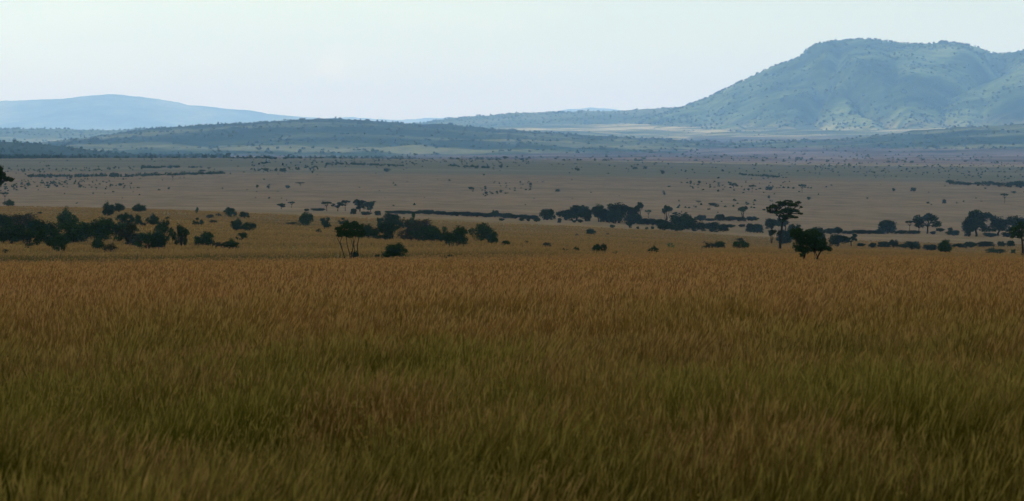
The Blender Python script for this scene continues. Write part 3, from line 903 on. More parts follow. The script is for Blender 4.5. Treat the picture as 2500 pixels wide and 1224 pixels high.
P_('wood', 1310, 542, 18, 9, 'small dark bush below the rounded tree-bush at the hedge\'s end', GW)
P_('wood', 1366, 545, 10, 11, 'small upright dark bush just before the left end of the long grove', GW)
GG = 'trees of the long blue grove'
P_('wood', 1382, 539, 40, 24, 'low bushy tree at the sloping left end of the long grove', GG)
P_('full', 1408, 540, 56, 36, 'broad rounded tree in the left part of the long grove', GG)
P_('wood', 1432, 541, 40, 30, 'dark filled tree right of the broad rounded one in the grove', GG)
P_('full', 1461, 542, 36, 40, 'domed tree standing out at the grove\'s left middle', GG)
P_('wood', 1482, 543, 40, 30, 'lower dark tree between the domed one and the grove\'s widest tree', GG)
P_('full', 1512, 545, 62, 46, 'widest tree with a ragged high top at the middle of the grove', GG)
P_('wood', 1500, 546, 44, 30, 'dark bush at the foot of the grove\'s widest tree', GG)
P_('full', 1540, 545, 44, 40, 'ragged tree right of the grove\'s widest one', GG)
P_('vase', 1561, 540, 26, 48, 'tallest narrow tree sticking out of the grove near its right end', GG)
P_('umbrella', 1583, 534, 20, 22, 'small umbrella tree just right of the grove\'s tallest narrow tree', GG)
P_('wood', 1545, 548, 44, 22, 'bush under the ragged trees at the right end of the grove', GG)
P_('wood', 1580, 549, 44, 14, 'low bush joining the grove to the lone top-heavy tree', GG)
P_('vase', 1627, 547, 34, 47, 'top-heavy dark tree narrow at its foot, right of the grove')
P_('tree', 1652, 530, 18, 12, 'small hazy tree behind the right side of the top-heavy tree')
P_('tree', 1673, 536, 24, 15, 'small round-topped tree right of the top-heavy tree')
P_('wood', 1605, 551, 36, 15, 'dark low bush left under the top-heavy tree', GW)
P_('wood', 1537, 557, 17, 17, 'small round dark bush standing in front of the grove\'s right end')
P_('wood', 1495, 557, 13, 8, 'tiny bush standing in front of the grove\'s widest tree', GW)
for x, y, w, h, q in [(1417, 544, 14, 8, 'larger right'), (1402, 544, 10, 6, 'smaller left')]:
    P_('wood', x, y, w, h, q + ' one of two tiny bushes before the broad rounded tree of the grove', 'tiny bushes before the broad grove tree')
for x, y, w, h, q in [(1593, 561, 8, 8, 'rightmost'), (1579, 561, 8, 6, 'middle'), (1557, 560, 7, 6, 'leftmost')]:
    P_('wood', x, y, w, h, q + ' tiny bush of three in a row left of the lower thicket', 'three tiny bushes left of the lower thicket')
GT = 'bushes of the lower thicket right of the grove'
P_('wood', 1622, 563, 44, 26, 'dark bush at the left end of the lower thicket below the top-heavy tree', GT)
P_('wood', 1662, 561, 60, 34, 'highest bush of the lower thicket, behind its front row', GT)
P_('wood', 1652, 565, 44, 18, 'low front bush in the left half of the lower thicket', GT)
P_('wood', 1696, 565, 54, 22, 'broad low bush in the middle of the lower thicket', GT)
P_('wood', 1738, 567, 52, 22, 'domed low bush in the right half of the lower thicket', GT)
P_('wood', 1765, 566, 26, 17, 'small bush closing the right end of the lower thicket', GT)
P_('wood', 1680, 546, 44, 12, 'low bush just behind the highest bush of the lower thicket', GT)
GR = 'low bushes of the watercourse left of the tall acacia'
P_('wood', 1710, 540, 28, 14, 'rounded bush at the left of the low line behind the lower thicket', GR)
P_('wood', 1757, 540, 24, 15, 'taller end bush of the low line left of the pale fan-shaped tree', GR)
P_('wood', 1780, 540, 36, 11, 'low bush left of the foot of the pale fan-shaped tree', GR)
P_('wood', 1736, 540, 30, 6, 'very low bush in the middle of the low line', GR)
P_('vase', 1813, 534, 32, 30, 'pale hazy fan-shaped tree with bare forked stems')
P_('wood', 1805, 541, 34, 10, 'low bush under the pale fan-shaped tree', GR)
P_('wood', 1836, 540, 30, 11, 'low bush right of the pale fan-shaped tree', GR)
P_('wood', 1785, 556, 22, 8, 'small bush right of the lower thicket', GR)
P_('wood', 1811, 555, 17, 7, 'small flat bush between lower thicket and the bush beside the tall acacia', GR)
P_('wood', 1832, 568, 20, 20, 'dark bush at the left of the clump beside the tall acacia', GR)
P_('wood', 1850, 569, 30, 20, 'broad dark bush of the clump just left of the tall acacia', GR)
GA = 'blue bushes behind the tall acacia and the bushy tree'
P_('wood', 1884, 560, 38, 24, 'round blue bush behind the left side of the acacia\'s trunk', GA)
P_('tree', 1917, 566, 40, 36, 'blue bush behind the right side of the acacia\'s trunk', GA)
P_('vase', 1884, 596, 28, 34, 'narrow-footed blue bush just left of the acacia\'s trunk', GA)
P_('wood', 1940, 585, 34, 34, 'blue bush between the acacia\'s trunk and the bushy tree', GA)
P_('wood', 1918, 597, 44, 30, 'low blue bush right behind the acacia\'s foot', GA)
P_('wood', 1995, 592, 36, 34, 'blue bush behind the right shoulder of the bushy tree', GA)
P_('wood', 2008, 598, 20, 22, 'small blue bush peeping out right of the bushy tree', GA)
GQ = 'bushes along the upper line at the right'
P_('wood', 2028, 572, 36, 14, 'bush at the left end of the upper bush line right of the bushy tree', GQ)
P_('wood', 2048, 572, 20, 17, 'taller bush near the left end of the upper bush line', GQ)
for i_, (x, y, w, h) in enumerate([(2072, 572, 36, 8), (2096, 571, 36, 9), (2122, 572, 36, 9), (2146, 572, 32, 9)]):
    P_('wood', x, y, w, h, ORD[i_] + ' low bush from the left in the even upper line left of the domed tree', 'even low bushes left of the domed tree')
P_('wood', 2168, 571, 46, 30, 'domed blue tree-bush rising from the upper bush line')
P_('wood', 2200, 572, 30, 9, 'low bush right beside the domed tree-bush', GQ)
P_('umbrella', 2221, 565, 26, 28, 'small umbrella tree leaning toward the bigger umbrella trees')
P_('tree', 2264, 571, 58, 49, 'large umbrella-crowned tree with several thin trunks in the upper line')
P_('tree', 2244, 570, 28, 34, 'rounded tree joined to the left of the large umbrella-crowned one')
P_('wood', 2278, 573, 14, 8, 'tiny bush at the foot of the large umbrella-crowned tree', GQ)
P_('wood', 2230, 572, 34, 8, 'low bush below the small leaning umbrella tree', GQ)
P_('wood', 2296, 566, 22, 8, 'small flat bush right of the large umbrella-crowned tree', GQ)
P_('wood', 2320, 567, 16, 10, 'small round bush between the umbrella-crowned and the big round tree', GQ)
P_('wood', 2328, 576, 34, 13, 'low bush left of the big round tree', GQ)
P_('full', 2384, 578, 68, 60, 'big round-crowned dark blue tree near the right edge')
P_('wood', 2366, 578, 38, 36, 'dark bush under the left side of the big round-crowned tree')
P_('vase', 2424, 560, 22, 38, 'slim tree top rising between the big round tree and its right neighbour')
P_('full', 2438, 575, 60, 42, 'wide dark tree right of the big round-crowned one')
P_('full', 2484, 577, 56, 46, 'dark tree behind the one cut by the right edge')
P_('wood', 2420, 579, 40, 10, 'low bush under the wide dark tree', GQ)
P_('wood', 2462, 579, 36, 11, 'low bush between the wide dark tree and the right edge', GQ)
GB = 'bushes along the lower line at the right'
P_('wood', 2044, 603, 40, 26, 'rounded dark bush at the left of the lower line, right of the bushy tree', GB)
P_('tree', 2079, 603, 38, 30, 'round open-crowned tree beside the first dark bush of the lower line')
P_('wood', 2103, 604, 26, 7, 'very low bush right of the open-crowned tree', GB)
P_('wood', 2130, 606, 20, 10, 'small dark round bush in the left of the lower line', GB)
P_('wood', 2158, 606, 34, 12, 'low bush in the middle left of the lower line', GB)
P_('wood', 2182, 606, 22, 17, 'taller ragged bush in the middle of the lower line', GB)
P_('wood', 2205, 608, 26, 9, 'low bush between the ragged and the broad bush of the lower line', GB)
P_('wood', 2228, 610, 48, 17, 'broad low bush left of the black mushroom-shaped bush', GB)
P_('wood', 2270, 613, 34, 12, 'low bush against the left of the black mushroom-shaped bush', GB)
P_('round', 2308, 615, 40, 34, 'black mushroom-shaped bush standing tall in the lower line', D=760)
P_('wood', 2345, 607, 32, 9, 'low bush just right of the black mushroom-shaped bush', GB)
P_('wood', 2372, 605, 32, 12, 'low rounded bush in the right part of the lower line', GB)
P_('wood', 2408, 604, 42, 13, 'longest low bush in the right part of the lower line', GB)
P_('wood', 2445, 604, 20, 12, 'small round bush left of the last one in the lower line', GB)
P_('wood', 2467, 603, 20, 14, 'last small peaked bush of the lower line near the edge tree', GB)
P_('round', 2430, 622, 54, 13, 'long low dark bush on the near crest close to the right edge')
P_('ragged', 2472, 624, 20, 13, 'small bush between the long low one and the trunk at the right edge')
# far plain
for i_, (x, w, h) in enumerate([(2320, 26, 12), (2342, 30, 9), (2364, 28, 8), (2388, 32, 10), (2412, 34, 14), (2440, 34, 12), (2466, 34, 15), (2492, 36, 19)]):
    P_('wood', x, 450 + (x - 2310) * .05, w * 1.2, h, ORD[i_] + ' bush from the left in the dark woodland strip on the far plain',
       'bushes of the dark woodland strip on the far plain', parts=False)
P_('umbrella', 1958, 471, 26, 22, 'flat umbrella tree on the far plain above the tall acacia')
P_('umbrella', 1836, 471, 20, 20, 'small umbrella tree on the far plain left of the flatter one')
P_('umbrella', 2453, 497, 20, 26, 'small umbrella tree alone on the plain near the right edge')
P_('umbrella', 12, 492, 26, 24, 'hazy umbrella tree on the plain at the left edge')
P_('umbrella', 422, 442, 15, 18, 'hazy slim umbrella tree below the long scrub line at the left')
P_('umbrella', 494, 430, 20, 16, 'hazy umbrella tree at the right end of the long scrub line')
P_('umbrella', 558, 387, 13, 14, 'tiny flat-topped tree on the plain\'s far skyline above the left slope', parts=False)
P_('umbrella', 708, 386, 13, 10, 'tiny flat-topped tree on the plain\'s far skyline, second from the left', parts=False)
P_('umbrella', 1013, 388, 9, 14, 'tiny leaning tree on the plain\'s far skyline near the centre', parts=False)
P_('umbrella', 1705, 500, 15, 10, 'tiny flat tree on the plain above the lower thicket', parts=False)
P_('tree', 280, 436, 22, 14, 'round blue tree standing in the long scrub line at the left')
far = [('wood', 1878, 465, 24, 10, 'flat dark bush between two umbrella trees of the far plain'), ('wood', 1827, 466, 11, 6, 'tiny bush left of the small umbrella tree of the far plain'),
       ('tree', 1790, 459, 24, 13, 'dark blue tree-bush with a long left side on the far plain'), ('wood', 2230, 468, 19, 10, 'dark bush alone on the far plain above the large umbrella-crowned tree'),
       ('wood', 2182, 468, 10, 9, 'small round bush left of the dark one on the right far plain'), ('wood', 2305, 498, 13, 12, 'round dark bush alone on the plain above the upper bush line'),
       ('wood', 2265, 498, 10, 5, 'tiny flat bush left of the round dark one on the plain'), ('wood', 2475, 473, 19, 6, 'flat wide bush behind the small umbrella tree near the right edge'),
       ('wood', 1975, 489, 13, 9, 'small dark triangular bush right above the tall acacia\'s crown'), ('wood', 1877, 485, 8, 8, 'tiny bush just above the left of the tall acacia\'s crown'),
       ('wood', 1742, 503, 30, 8, 'low wide bush on the plain above the right part of the lower thicket'), ('wood', 1622, 477, 7, 8, 'tiny upright bush on the plain above the top-heavy tree'),
       ('tree', 1686, 454, 10, 14, 'narrow greenish tree, left one of two on the far plain'), ('tree', 1707, 453, 10, 13, 'narrow greenish tree, right one of two on the far plain'),
       ('wood', 1618, 426, 12, 11, 'dark bush with a trailing top right on the far plain centre right'), ('wood', 1551, 414, 13, 7, 'dark flat bush, left of two under the green shelf'),
       ('wood', 1575, 413, 13, 7, 'dark flat bush, right of two under the green shelf'), ('wood', 1410, 418, 13, 8, 'dark bush alone under the green shelf at the centre'),
       ('wood', 1295, 454, 10, 8, 'tiny dark bush alone on the plain right of the centre'), ('wood', 1361, 469, 15, 7, 'small wide bush on the plain above the long grove\'s left end'),
       ('wood', 1187, 475, 11, 8, 'dark small bush on the plain above the low hedge-like line'), ('wood', 1150, 463, 17, 7, 'greenish flat bush on the plain above the hedge-like line'),
       ('wood', 1222, 471, 8, 8, 'tiny bush right of the dark small one above the hedge-like line'), ('wood', 690, 420, 24, 10, 'blue bush cluster at the right of a pair left of centre'),
       ('wood', 650, 417, 20, 7, 'flat blue bush left of a bigger cluster left of centre'), ('wood', 763, 424, 9, 8, 'tiny dark bush alone right of the blue cluster'),
       ('wood', 945, 420, 22, 10, 'blue bush below the thin scrub streak above the central thicket'), ('wood', 628, 460, 9, 9, 'tiny dark bush, leftmost of the four on the bare left plain'),
       ('wood', 655, 462, 8, 10, 'tiny greenish bush, second of the four on the bare left plain'), ('wood', 703, 461, 16, 9, 'small dark bush, third of the four on the bare left plain'),
       ('umbrella', 733, 455, 23, 10, 'flat-topped small tree, rightmost of the four on the bare left plain'), ('wood', 293, 455, 10, 8, 'dark tiny bush alone below the round blue tree in the scrub line'),
       ('wood', 128, 450, 12, 7, 'small dark bush on the left plain below the scrub line start'), ('wood', 60, 420, 6, 9, 'tiny narrow bush high on the left plain'),
       ('wood', 96, 420, 6, 8, 'tiny narrow bush second high on the left plain'), ('wood', 196, 459, 11, 8, 'small bush low on the left plain above the square-topped bush'),
       ('wood', 412, 463, 8, 6, 'tiny bush on the bare plain above the upright green bush'), ('umbrella', 510, 417, 11, 8, 'tiny tree right above the end of the long scrub line'),
       ('wood', 1234, 388, 18, 7, 'tiny bush clump on the plain\'s skyline right of the centre'), ('wood', 1223, 411, 14, 8, 'small bush at the right end of the green shelf streak'),
       ('wood', 247, 430, 9, 9, 'tiny bush left of the round blue tree in the scrub line')]
for k, x, y, w, h, lab in far:
    P_(k, x, y, w, h, lab, 'scattered bushes of the far plain', parts=False, dmin=1700)

# ------------------------------------------------------------------ hero trees (own meshes)
def hero(name, label, x, y, D, lobes_px, tubes_px, mleaf, nleaf, lsize, seed, shell=.3, depth=.7, extra=None):
    """lobes_px: (x, y, rx, ry) photo pixels; tubes_px: (points [(x, y, depth m)], radii m)"""
    z0 = float(H(xw(x, D), D))
    e = bpy.data.objects.new(name, None); col.objects.link(e)
    e.location = (xw(x, D), D, z0)
    g = random.Random(seed)
    k = D / FPX
    L = []
    half = max(abs(l[0] - x) for l in lobes_px) * k * depth
    for (lx, ly, rx, ry) in lobes_px:
        if x == 1905: ry *= .72
        off = (1 - min(1, abs(lx - x) * k * depth / (half + .01)) ** 2) ** .5
        for q in range(2):
            dy = g.uniform(-1, 1) * half * off
            L.append(((lx - x) * k, dy, zpx(D, ly) - z0, rx * k, rx * k * .9, ry * k))
    gg = np.random.default_rng(seed)
    V, F, C = leaves(L, nleaf, lsize, gg, shell)
    link('crown', np_mesh('crown', V, F, 4, [mleaf], cols=C), e)
    T = []
    for pts, rad in tubes_px:
        T.append(([((px - x) * k, dy, zpx(D, py) - z0) for px, py, dy in pts], rad))
    tips = [t[0][-1] for t in T]
    for l in L:     # limbs reach into every clump
        c = np.array(l[:3]); b = min(tips, key=lambda p: np.linalg.norm(np.array(p) - c))
        rr = T[0][1][-1]
        T.append((wavy(b, c, 3, .08, g), [rr * .75, rr * .5, rr * .3, rr * .12]))
    link('trunk', wood_mesh('trunk', T, 8), e)
    tag(e, label, 'tree')
    return e

# tall flat-topped acacia
D0 = 620
hero('acacia_tree', 'tall lone acacia with a bare leaning trunk and a black layered flat crown', 1905, 612, D0,
     [(1893, 505, 14, 8), (1915, 499, 16, 9), (1936, 500, 15, 7), (1949, 494, 7, 4), (1880, 516, 9, 6), (1898, 519, 14, 7), (1920, 513, 17, 10),
      (1942, 515, 12, 7), (1952, 522, 6, 4), (1912, 528, 13, 6), (1930, 528, 11, 6), (1941, 531, 6, 4), (1906, 494, 9, 4), (1925, 491, 8, 4), (1909, 538, 8, 4), (1956, 506, 4, 3), (1876, 508, 4, 4)],
     [([(1904, 622, 0), (1905, 600, .1), (1907, 575, .0), (1909, 555, -.1), (1912, 538, 0)], [.34, .29, .25, .22, .17]),
      ([(1911, 545, 0), (1918, 532, .6), (1930, 522, 1.2)], [.15, .11, .08]),
      ([(1911, 545, 0), (1903, 532, -.6), (1890, 518, -1.0)], [.15, .11, .07])],
     M_leaf, 7500, .17, 5, shell=.15, depth=.8)
# big bush-like tree in front of it
hero('bushy_tree', 'dense dark bushy tree on short crooked stems in the grass beside the tall acacia', 1978, 640, 262,
     [(1945, 575, 17, 14), (1965, 570, 17, 13), (1985, 575, 16, 14), (1955, 595, 20, 16), (1980, 592, 20, 17), (2002, 595, 15, 15), (2015, 603, 12, 10),
      (2024, 607, 8, 7), (1950, 610, 11, 8), (1970, 610, 14, 9), (1995, 610, 15, 9), (1935, 565, 8, 7), (1952, 562, 8, 5), (2010, 590, 9, 9), (1955, 622, 6, 5), (1992, 633, 4, 3)],
     [([(1960, 655, 0), (1962, 638, .1), (1966, 620, 0)], [.10, .085, .07]),
      ([(1972, 655, .3), (1968, 640, .3), (1960, 618, .2)], [.08, .07, .05]),
      ([(1978, 655, -.2), (1994, 632, -.1), (2004, 614, 0)], [.08, .07, .06]),
      ([(1986, 652, .2), (2000, 636, .2), (1990, 612, .1)], [.06, .05, .04])],
     M_leaf, 12000, .075, 6, shell=.4, depth=.8)
# slender umbrella tree on many thin stems
hero('multi_stemmed_tree', 'umbrella-shaped black tree standing on several thin bare stems', 855, 640, 315,
     [(830, 560, 12, 9), (845, 553, 14, 9), (862, 552, 15, 9), (878, 555, 13, 10), (840, 568, 14, 9), (858, 570, 17, 12), (876, 571, 13, 11), (886, 568, 9, 10), (828, 573, 7, 8), (850, 546, 9, 5), (866, 545, 9, 5)],
     [([(845, 652, 0), (840, 625, .1), (832, 600, 0), (824, 582, -.1)], [.055, .05, .045, .035]),
      ([(843, 640, .2), (836, 612, .2), (830, 590, .3), (838, 570, .3)], [.045, .04, .035, .03]),
      ([(853, 652, -.2), (855, 625, -.2), (848, 600, -.1), (845, 578, 0)], [.065, .055, .045, .04]),
      ([(857, 650, .1), (858, 620, .3), (863, 598, .2), (861, 578, .1)], [.065, .06, .05, .04]),
      ([(860, 640, .0), (866, 615, -.2), (864, 595, -.2), (868, 578, -.1)], [.05, .045, .04, .03]),
      ([(876, 650, .1), (874, 622, .1), (872, 600, .0), (876, 580, .1)], [.065, .055, .05, .04]),
      ([(855, 622, 0), (862, 606, .1), (856, 582, .1)], [.04, .035, .03])],
     M_leaf, 8000, .085, 7, shell=.4, depth=.8)
# tree cut by the right edge
hero('edge_tree', 'black tree with a bare trunk cut off by the right edge of the picture', 2499, 622, 560,
     [(2476, 560, 9, 7), (2488, 555, 12, 8), (2505, 552, 16, 10), (2525, 556, 14, 9), (2478, 571, 11, 6), (2495, 572, 14, 9), (2515, 570, 15, 9), (2535, 566, 12, 8), (2470, 578, 6, 4), (2496, 545, 8, 5)],
     [([(2497, 634, 0), (2498, 612, 0), (2497, 595, .1), (2495, 582, 0)], [.26, .22, .19, .15]),
      ([(2496, 590, 0), (2508, 578, .3), (2518, 566, .5)], [.13, .1, .08])],
     M_leaf, 6500, .15, 8, shell=.3, depth=.8)
# tree cut by the left edge
hero('edge_tree', 'black tree crown reaching in from the left edge above the bushes', -34, 585, 430,
     [(3, 418, 9, 11), (-12, 412, 14, 12), (8, 432, 12, 11), (22, 437, 12, 6), (-8, 440, 14, 10), (-30, 420, 18, 15), (-45, 440, 16, 12), (-60, 430, 16, 12), (5, 448, 8, 5), (-80, 445, 14, 10), (29, 440, 6, 5)],
     [([(-34, 610, 0), (-36, 560, .2), (-38, 510, 0), (-32, 465, 0)], [.24, .20, .17, .12]),
      ([(-34, 490, 0), (-15, 465, .3), (2, 445, .3)], [.12, .09, .06])],
     M_leaf, 8000, .13, 9, shell=.3, depth=.8)

# ------------------------------------------------------------------ far scrub: past counting, one object
def clump_cloud(pts, sizes, g, nq=9):
    """each scrub plant: a bunch of nq leaf-spray quads inside a dome"""
    n = len(pts)
    d = g.normal(size=(n, nq, 3)); d /= np.linalg.norm(d, axis=2)[..., None]
    d[..., 2] = np.abs(d[..., 2])
    c = pts[:, None, :] + d * sizes[:, None, :] * g.uniform(.2, .85, (n, nq, 1))
    a = g.normal(size=(n, nq, 3)); a /= np.linalg.norm(a, axis=2)[..., None]
    b = np.cross(a, g.normal(size=(n, nq, 3))); b /= np.linalg.norm(b, axis=2)[..., None]
    sz = sizes.min(axis=1)[:, None, None] * .62
    q = np.stack([c - a * sz, c + b * sz * .7, c + a * sz, c - b * sz * .7], 2)
    return q.reshape(-1, 3)

g = np.random.default_rng(5)
S_P, S_S = [], []
def scrub_px(xs, ys, w, h, Dmin=0):
    for x, y, ww, hh in zip(xs, ys, w, h):
        D = hit(x, y, Dmin)
        X = xw(x, D); S_P.append((X, D, float(H(X, D)))); S_S.append((ww * D / FPX / 2, ww * D / FPX / 2, hh * D / FPX))
def band(x0, y0, x1, y1, n, h, jy=1.5, w=9, Dmin=1700):
    t = g.uniform(0, 1, n)
    scrub_px(x0 + (x1 - x0) * t, y0 + (y1 - y0) * t + g.normal(0, jy, n), g.uniform(.6, 1.3, n) * w, g.uniform(.5, 1.3, n) * h, Dmin)
# lines of scrub across the plain
band(0, 387, 220, 385, 260, 10, .6, 11)
band(220, 385, 560, 385, 360, 10, .6, 11)
band(560, 387, 1000, 386, 130, 7, .7, 9)
band(70, 432, 330, 431, 190, 7, 1.0, 8)
band(330, 430, 545, 424, 160, 7, .8, 9)
band(345, 411, 440, 409, 60, 6, .7, 9)
band(460, 410, 495, 409, 12, 4, .6, 7)
band(650, 388, 700, 389, 14, 4, .6, 8)
band(795, 401, 880, 402, 34, 5, .8, 9)
band(880, 403, 985, 407, 30, 5, 1.0, 9)
band(1092, 405, 1195, 411, 40, 5, .8, 9)
band(1805, 427, 1920, 435, 50, 5, .8, 8)
band(640, 400, 660, 398, 8, 5, .8, 9)
band(0, 460, 200, 445, 70, 5, 6, 7)
band(0, 445, 330, 455, 80, 4, 9, 6)
band(0, 418, 360, 412, 60, 5, 3, 6)
band(620, 417, 780, 412, 45, 5, 3, 7)
band(1100, 395, 2500, 425, 150, 4, 9, 6)
band(1650, 455, 2000, 460, 60, 5, 8, 7)
band(1150, 470, 1300, 455, 40, 4, 9, 7)
band(600, 398, 1300, 395, 130, 4, 6, 6)
band(1900, 415, 2500, 430, 60, 3.5, 9, 6)
band(2000, 405, 2500, 410, 80, 3.5, 4, 6)
band(1650, 505, 1900, 500, 28, 5, 8, 8)
# thin scatter over the plain
xs = g.uniform(-100, 2600, 260); ys = 385 + 120 * g.uniform(0, 1, 260) ** 2.2
scrub_px(xs, ys, g.uniform(3, 8, 260), g.uniform(2, 5, 260), 1700)
# low shelf and pale flats under the mountain
n = 6000
Dn = g.uniform(K(5200), K(12400), n); Xn = g.uniform(-.23, .23, n) * Dn
keep = fbm(Xn / 800, Dn / 300, 77, 4) + g.uniform(-.07, .07, n) > .53
for X, D in zip(Xn[keep], Dn[keep]):
    S_P.append((X, D, float(H(X, D)))); w_ = g.uniform(2, 6.5); S_S.append((w_, w_, g.uniform(2.5, 7)))
# bushes on the hills
def on_hill(P, n, zmin, wr, hr, seed, cut=.48, crest=0):
    gg = np.random.default_rng(seed)
    T_, X_ = P.shape[:2]
    i = gg.uniform(0, T_ * .55, n); j = gg.uniform(0, X_ - 2, n)
    if crest:
        i = np.concatenate([i, T_ * .5 + gg.normal(0, .8, crest)]); j = np.concatenate([j, gg.uniform(0, X_ - 2, crest)])
    i0 = i.astype(int); j0 = j.astype(int); a = (i - i0)[:, None]; b = (j - j0)[:, None]
    p = (P[i0, j0] * (1 - a) + P[i0 + 1, j0] * a) * (1 - b) + (P[i0, j0 + 1] * (1 - a) + P[i0 + 1, j0 + 1] * a) * b
    k = (fbm(p[:, 0] / 420, p[:, 1] / 200, seed, 3) + gg.uniform(-.14, .14, len(p)) > cut) & (np.abs(p[:, 0] / p[:, 1]) < .235) 
    if crest: k[n:] = np.abs(p[n:, 0] / p[n:, 1]) < .235
    p = p[k & (p[:, 2] > zmin)]
    w = gg.uniform(*wr, len(p)) * 1.55; h = gg.uniform(*hr, len(p)) * 1.5
    S_P.extend(map(tuple, p)); S_S.extend(map(tuple, np.stack([w, w, h], 1)))
on_hill(HILLS['h1'][1], 1600, -14, (2.5, 5), (3, 6), 1, .40, 60)
on_hill(HILLS['h2'][1], 6500, -10, (3, 7), (3.5, 7.5), 2, .50, 330)
on_hill(HILLS['h3'][1], 3600, -8, (4, 8), (5, 10), 3, .45, 200)
on_hill(HILLS['h4'][1], 3600, 22, (4, 8), (5, 10), 4, .46, 220)
on_hill(HILLS['m'][1], 7500, 15, (4, 10), (5, 12), 5, .47, 650)
on_hill(HILLS['m2'][1], 4200, 5, (4, 9), (5, 10), 6, .48, 0)
S_P = np.array(S_P); S_S = np.array(S_S)
V = clump_cloud(S_P, S_S, g)
F = np.arange(len(V)).reshape(-1, 4)
C = np.repeat(np.clip(g.normal(.45, .3, len(F)), 0, 1), 4)[:, None] * np.ones((1, 3))
scr = link('scrub', np_mesh('scrub', V, F, 4, [M_leaf_far], cols=C))
tag(scr, 'countless far shrubs and thorn trees covering the plain edge, ridges and mountain', 'scrub', kind='stuff')

# ------------------------------------------------------------------ tall grass
def build_grass():
    g = np.random.default_rng(21)
    def scatter(n, d0, d1, power, halfu, margin=5.0, inner=0.0):
        u = g.uniform(0, 1, n)
        if power == 0: D = d0 + (d1 - d0) * u
        elif power == 1: D = np.sqrt(d0 ** 2 + (d1 ** 2 - d0 ** 2) * u)
        else: D = d0 * (d1 / d0) ** u
        if inner:
            sg = np.where(g.uniform(0, 1, n) < .5, -1, 1); t_ = g.uniform(0, 1, n)
            return sg * ((inner * D + 5.0) * (1 - t_) + (halfu * D + margin) * t_), D
        return g.uniform(-1, 1, n) * (halfu * D + margin), D
    sets = [scatter(640000, 10, 42, 1, .192), scatter(530000, 36, 130, 0, .195), scatter(150000, 3, 60, 0, .32, 14, .19), scatter(130000, 60, 400, 0, .32, 14, .195), scatter(60000, 400, 1400, 0, .32, 14, .2), scatter(400000, 115, 360, 0, .2), scatter(150000, 340, 1400, 0, .2)]
    X = np.concatenate([a for a, _ in sets]); D = np.concatenate([b for _, b in sets])
    # tussocks: pull blades toward random tuft centres
    cell = np.clip(D * .006, .22, 2.0)
    cx = np.floor(X / cell); cy = np.floor(D / cell)
    jx = _hash(cx.astype(np.int64), cy.astype(np.int64), 5); jy = _hash(cx.astype(np.int64), cy.astype(np.int64), 6)
    th = _hash(cx.astype(np.int64), cy.astype(np.int64), 7)
    pull = .22 * g.uniform(0, 1, len(X)) ** .5
    X = X + ((cx + jx) * cell - X) * pull; D = D + ((cy + jy) * cell - D) * pull
    z = H(X, D)
    n = len(X)
    hgt = (.70 + .10 * th + (.75 + .5 * np.clip((45 - D) / 25, 0, 1)) * (fbm(X / 2.2, D / 3.5, 41, 4) - .5) +   .22 * (fbm(X / .7, D / .9, 43, 2) - .5)) * g.uniform(.55, 1.25, n)
    hgt *= np.clip(1.12 - D / 2200, .55, 1)
    w = np.maximum(.0022, D * .00014) * g.uniform(.5, 1.5, n) * np.where(D > 340, 1.7, 1)
    # the wind bends everything a little to the right
    lean = .14 + .16 * (fbm(X / 9 + 50, D / 14, 51, 2) - .35) + g.normal(0, .20, n) + .5 * (fbm(X / 1.3 + 9, D / 1.6, 57, 3) - .5)
    leany = g.normal(0, .13, n)
    ang = g.uniform(0, math.pi, n)
    wx = np.cos(ang) * .35 + .75 * np.sign(np.cos(ang)); wy = np.sin(ang) * .4
    rnd = g.uniform(0, 1, n)
    fade = np.clip((D - 90) / 250, 0, 1)        # far blades each stand for a whole tuft: even out their colour
    rnd = rnd + (.55 - rnd) * .65 * fade
    ts = [0, .45, .8]
    P = []
    for t in ts:
        bx = X + lean * hgt * t * t; by = D + leany * hgt * t * t; bz = z + hgt * t * (1 - .06 * t)
        ww = w * (1 - .35 * t) * .5
        P.append(np.stack([bx - wx * ww, by - wy * ww, bz], 1)); P.append(np.stack([bx + wx * ww, by + wy * ww, bz], 1))
    tip = np.stack([X + lean * hgt, D + leany * hgt, z + hgt * .95], 1)
    P.append(tip)
    V = np.stack(P, 1)                       # n,7,3
    base = (np.arange(n) * 7)[:, None]
    q = np.concatenate([base + np.array([0, 1, 3, 2]), base + np.array([2, 3, 5, 4])], 1).reshape(-1, 4)
    t3 = base + np.array([4, 5, 6])
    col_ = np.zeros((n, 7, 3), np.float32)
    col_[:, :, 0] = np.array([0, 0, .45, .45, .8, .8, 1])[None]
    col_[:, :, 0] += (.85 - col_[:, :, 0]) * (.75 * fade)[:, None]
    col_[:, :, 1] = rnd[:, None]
    # seed heads on part of the stalks: a slim four-sided spindle
    sel = np.where(g.uniform(0, 1, n) < .34)[0]
    m = len(sel)
    tp = tip[sel]; hl = g.uniform(.09, .17, m); hw = np.maximum(.0055, D[sel] * .00020) * g.uniform(.6, 1.2, m)
    dx = lean[sel] * 1.3; dy = leany[sel]
    A = tp + np.stack([-dx * .02, 0 * dx, -.02 + 0 * dx], 1)
    Mid = tp + np.stack([dx * hl * .45, dy * hl * .4, hl * .45], 1)
    T = tp + np.stack([dx * hl, dy * hl, hl], 1)
    sd1 = np.stack([wx[sel], wy[sel], 0 * hw], 1) * hw[:, None]
    SV = np.stack([A, Mid - sd1, T, Mid + sd1], 1)
    sb = n * 7 + (np.arange(m) * 4)[:, None]
    sq = sb + np.array([0, 1, 2, 3])
    sc_ = np.zeros((m, 4, 3), np.float32); sc_[:, :, 0] = 1; sc_[:, :, 1] = rnd[sel][:, None]; sc_[:, :, 2] = g.uniform(.5, 1, m)[:, None]
    verts = np.concatenate([V.reshape(-1, 3), SV.reshape(-1, 3)])
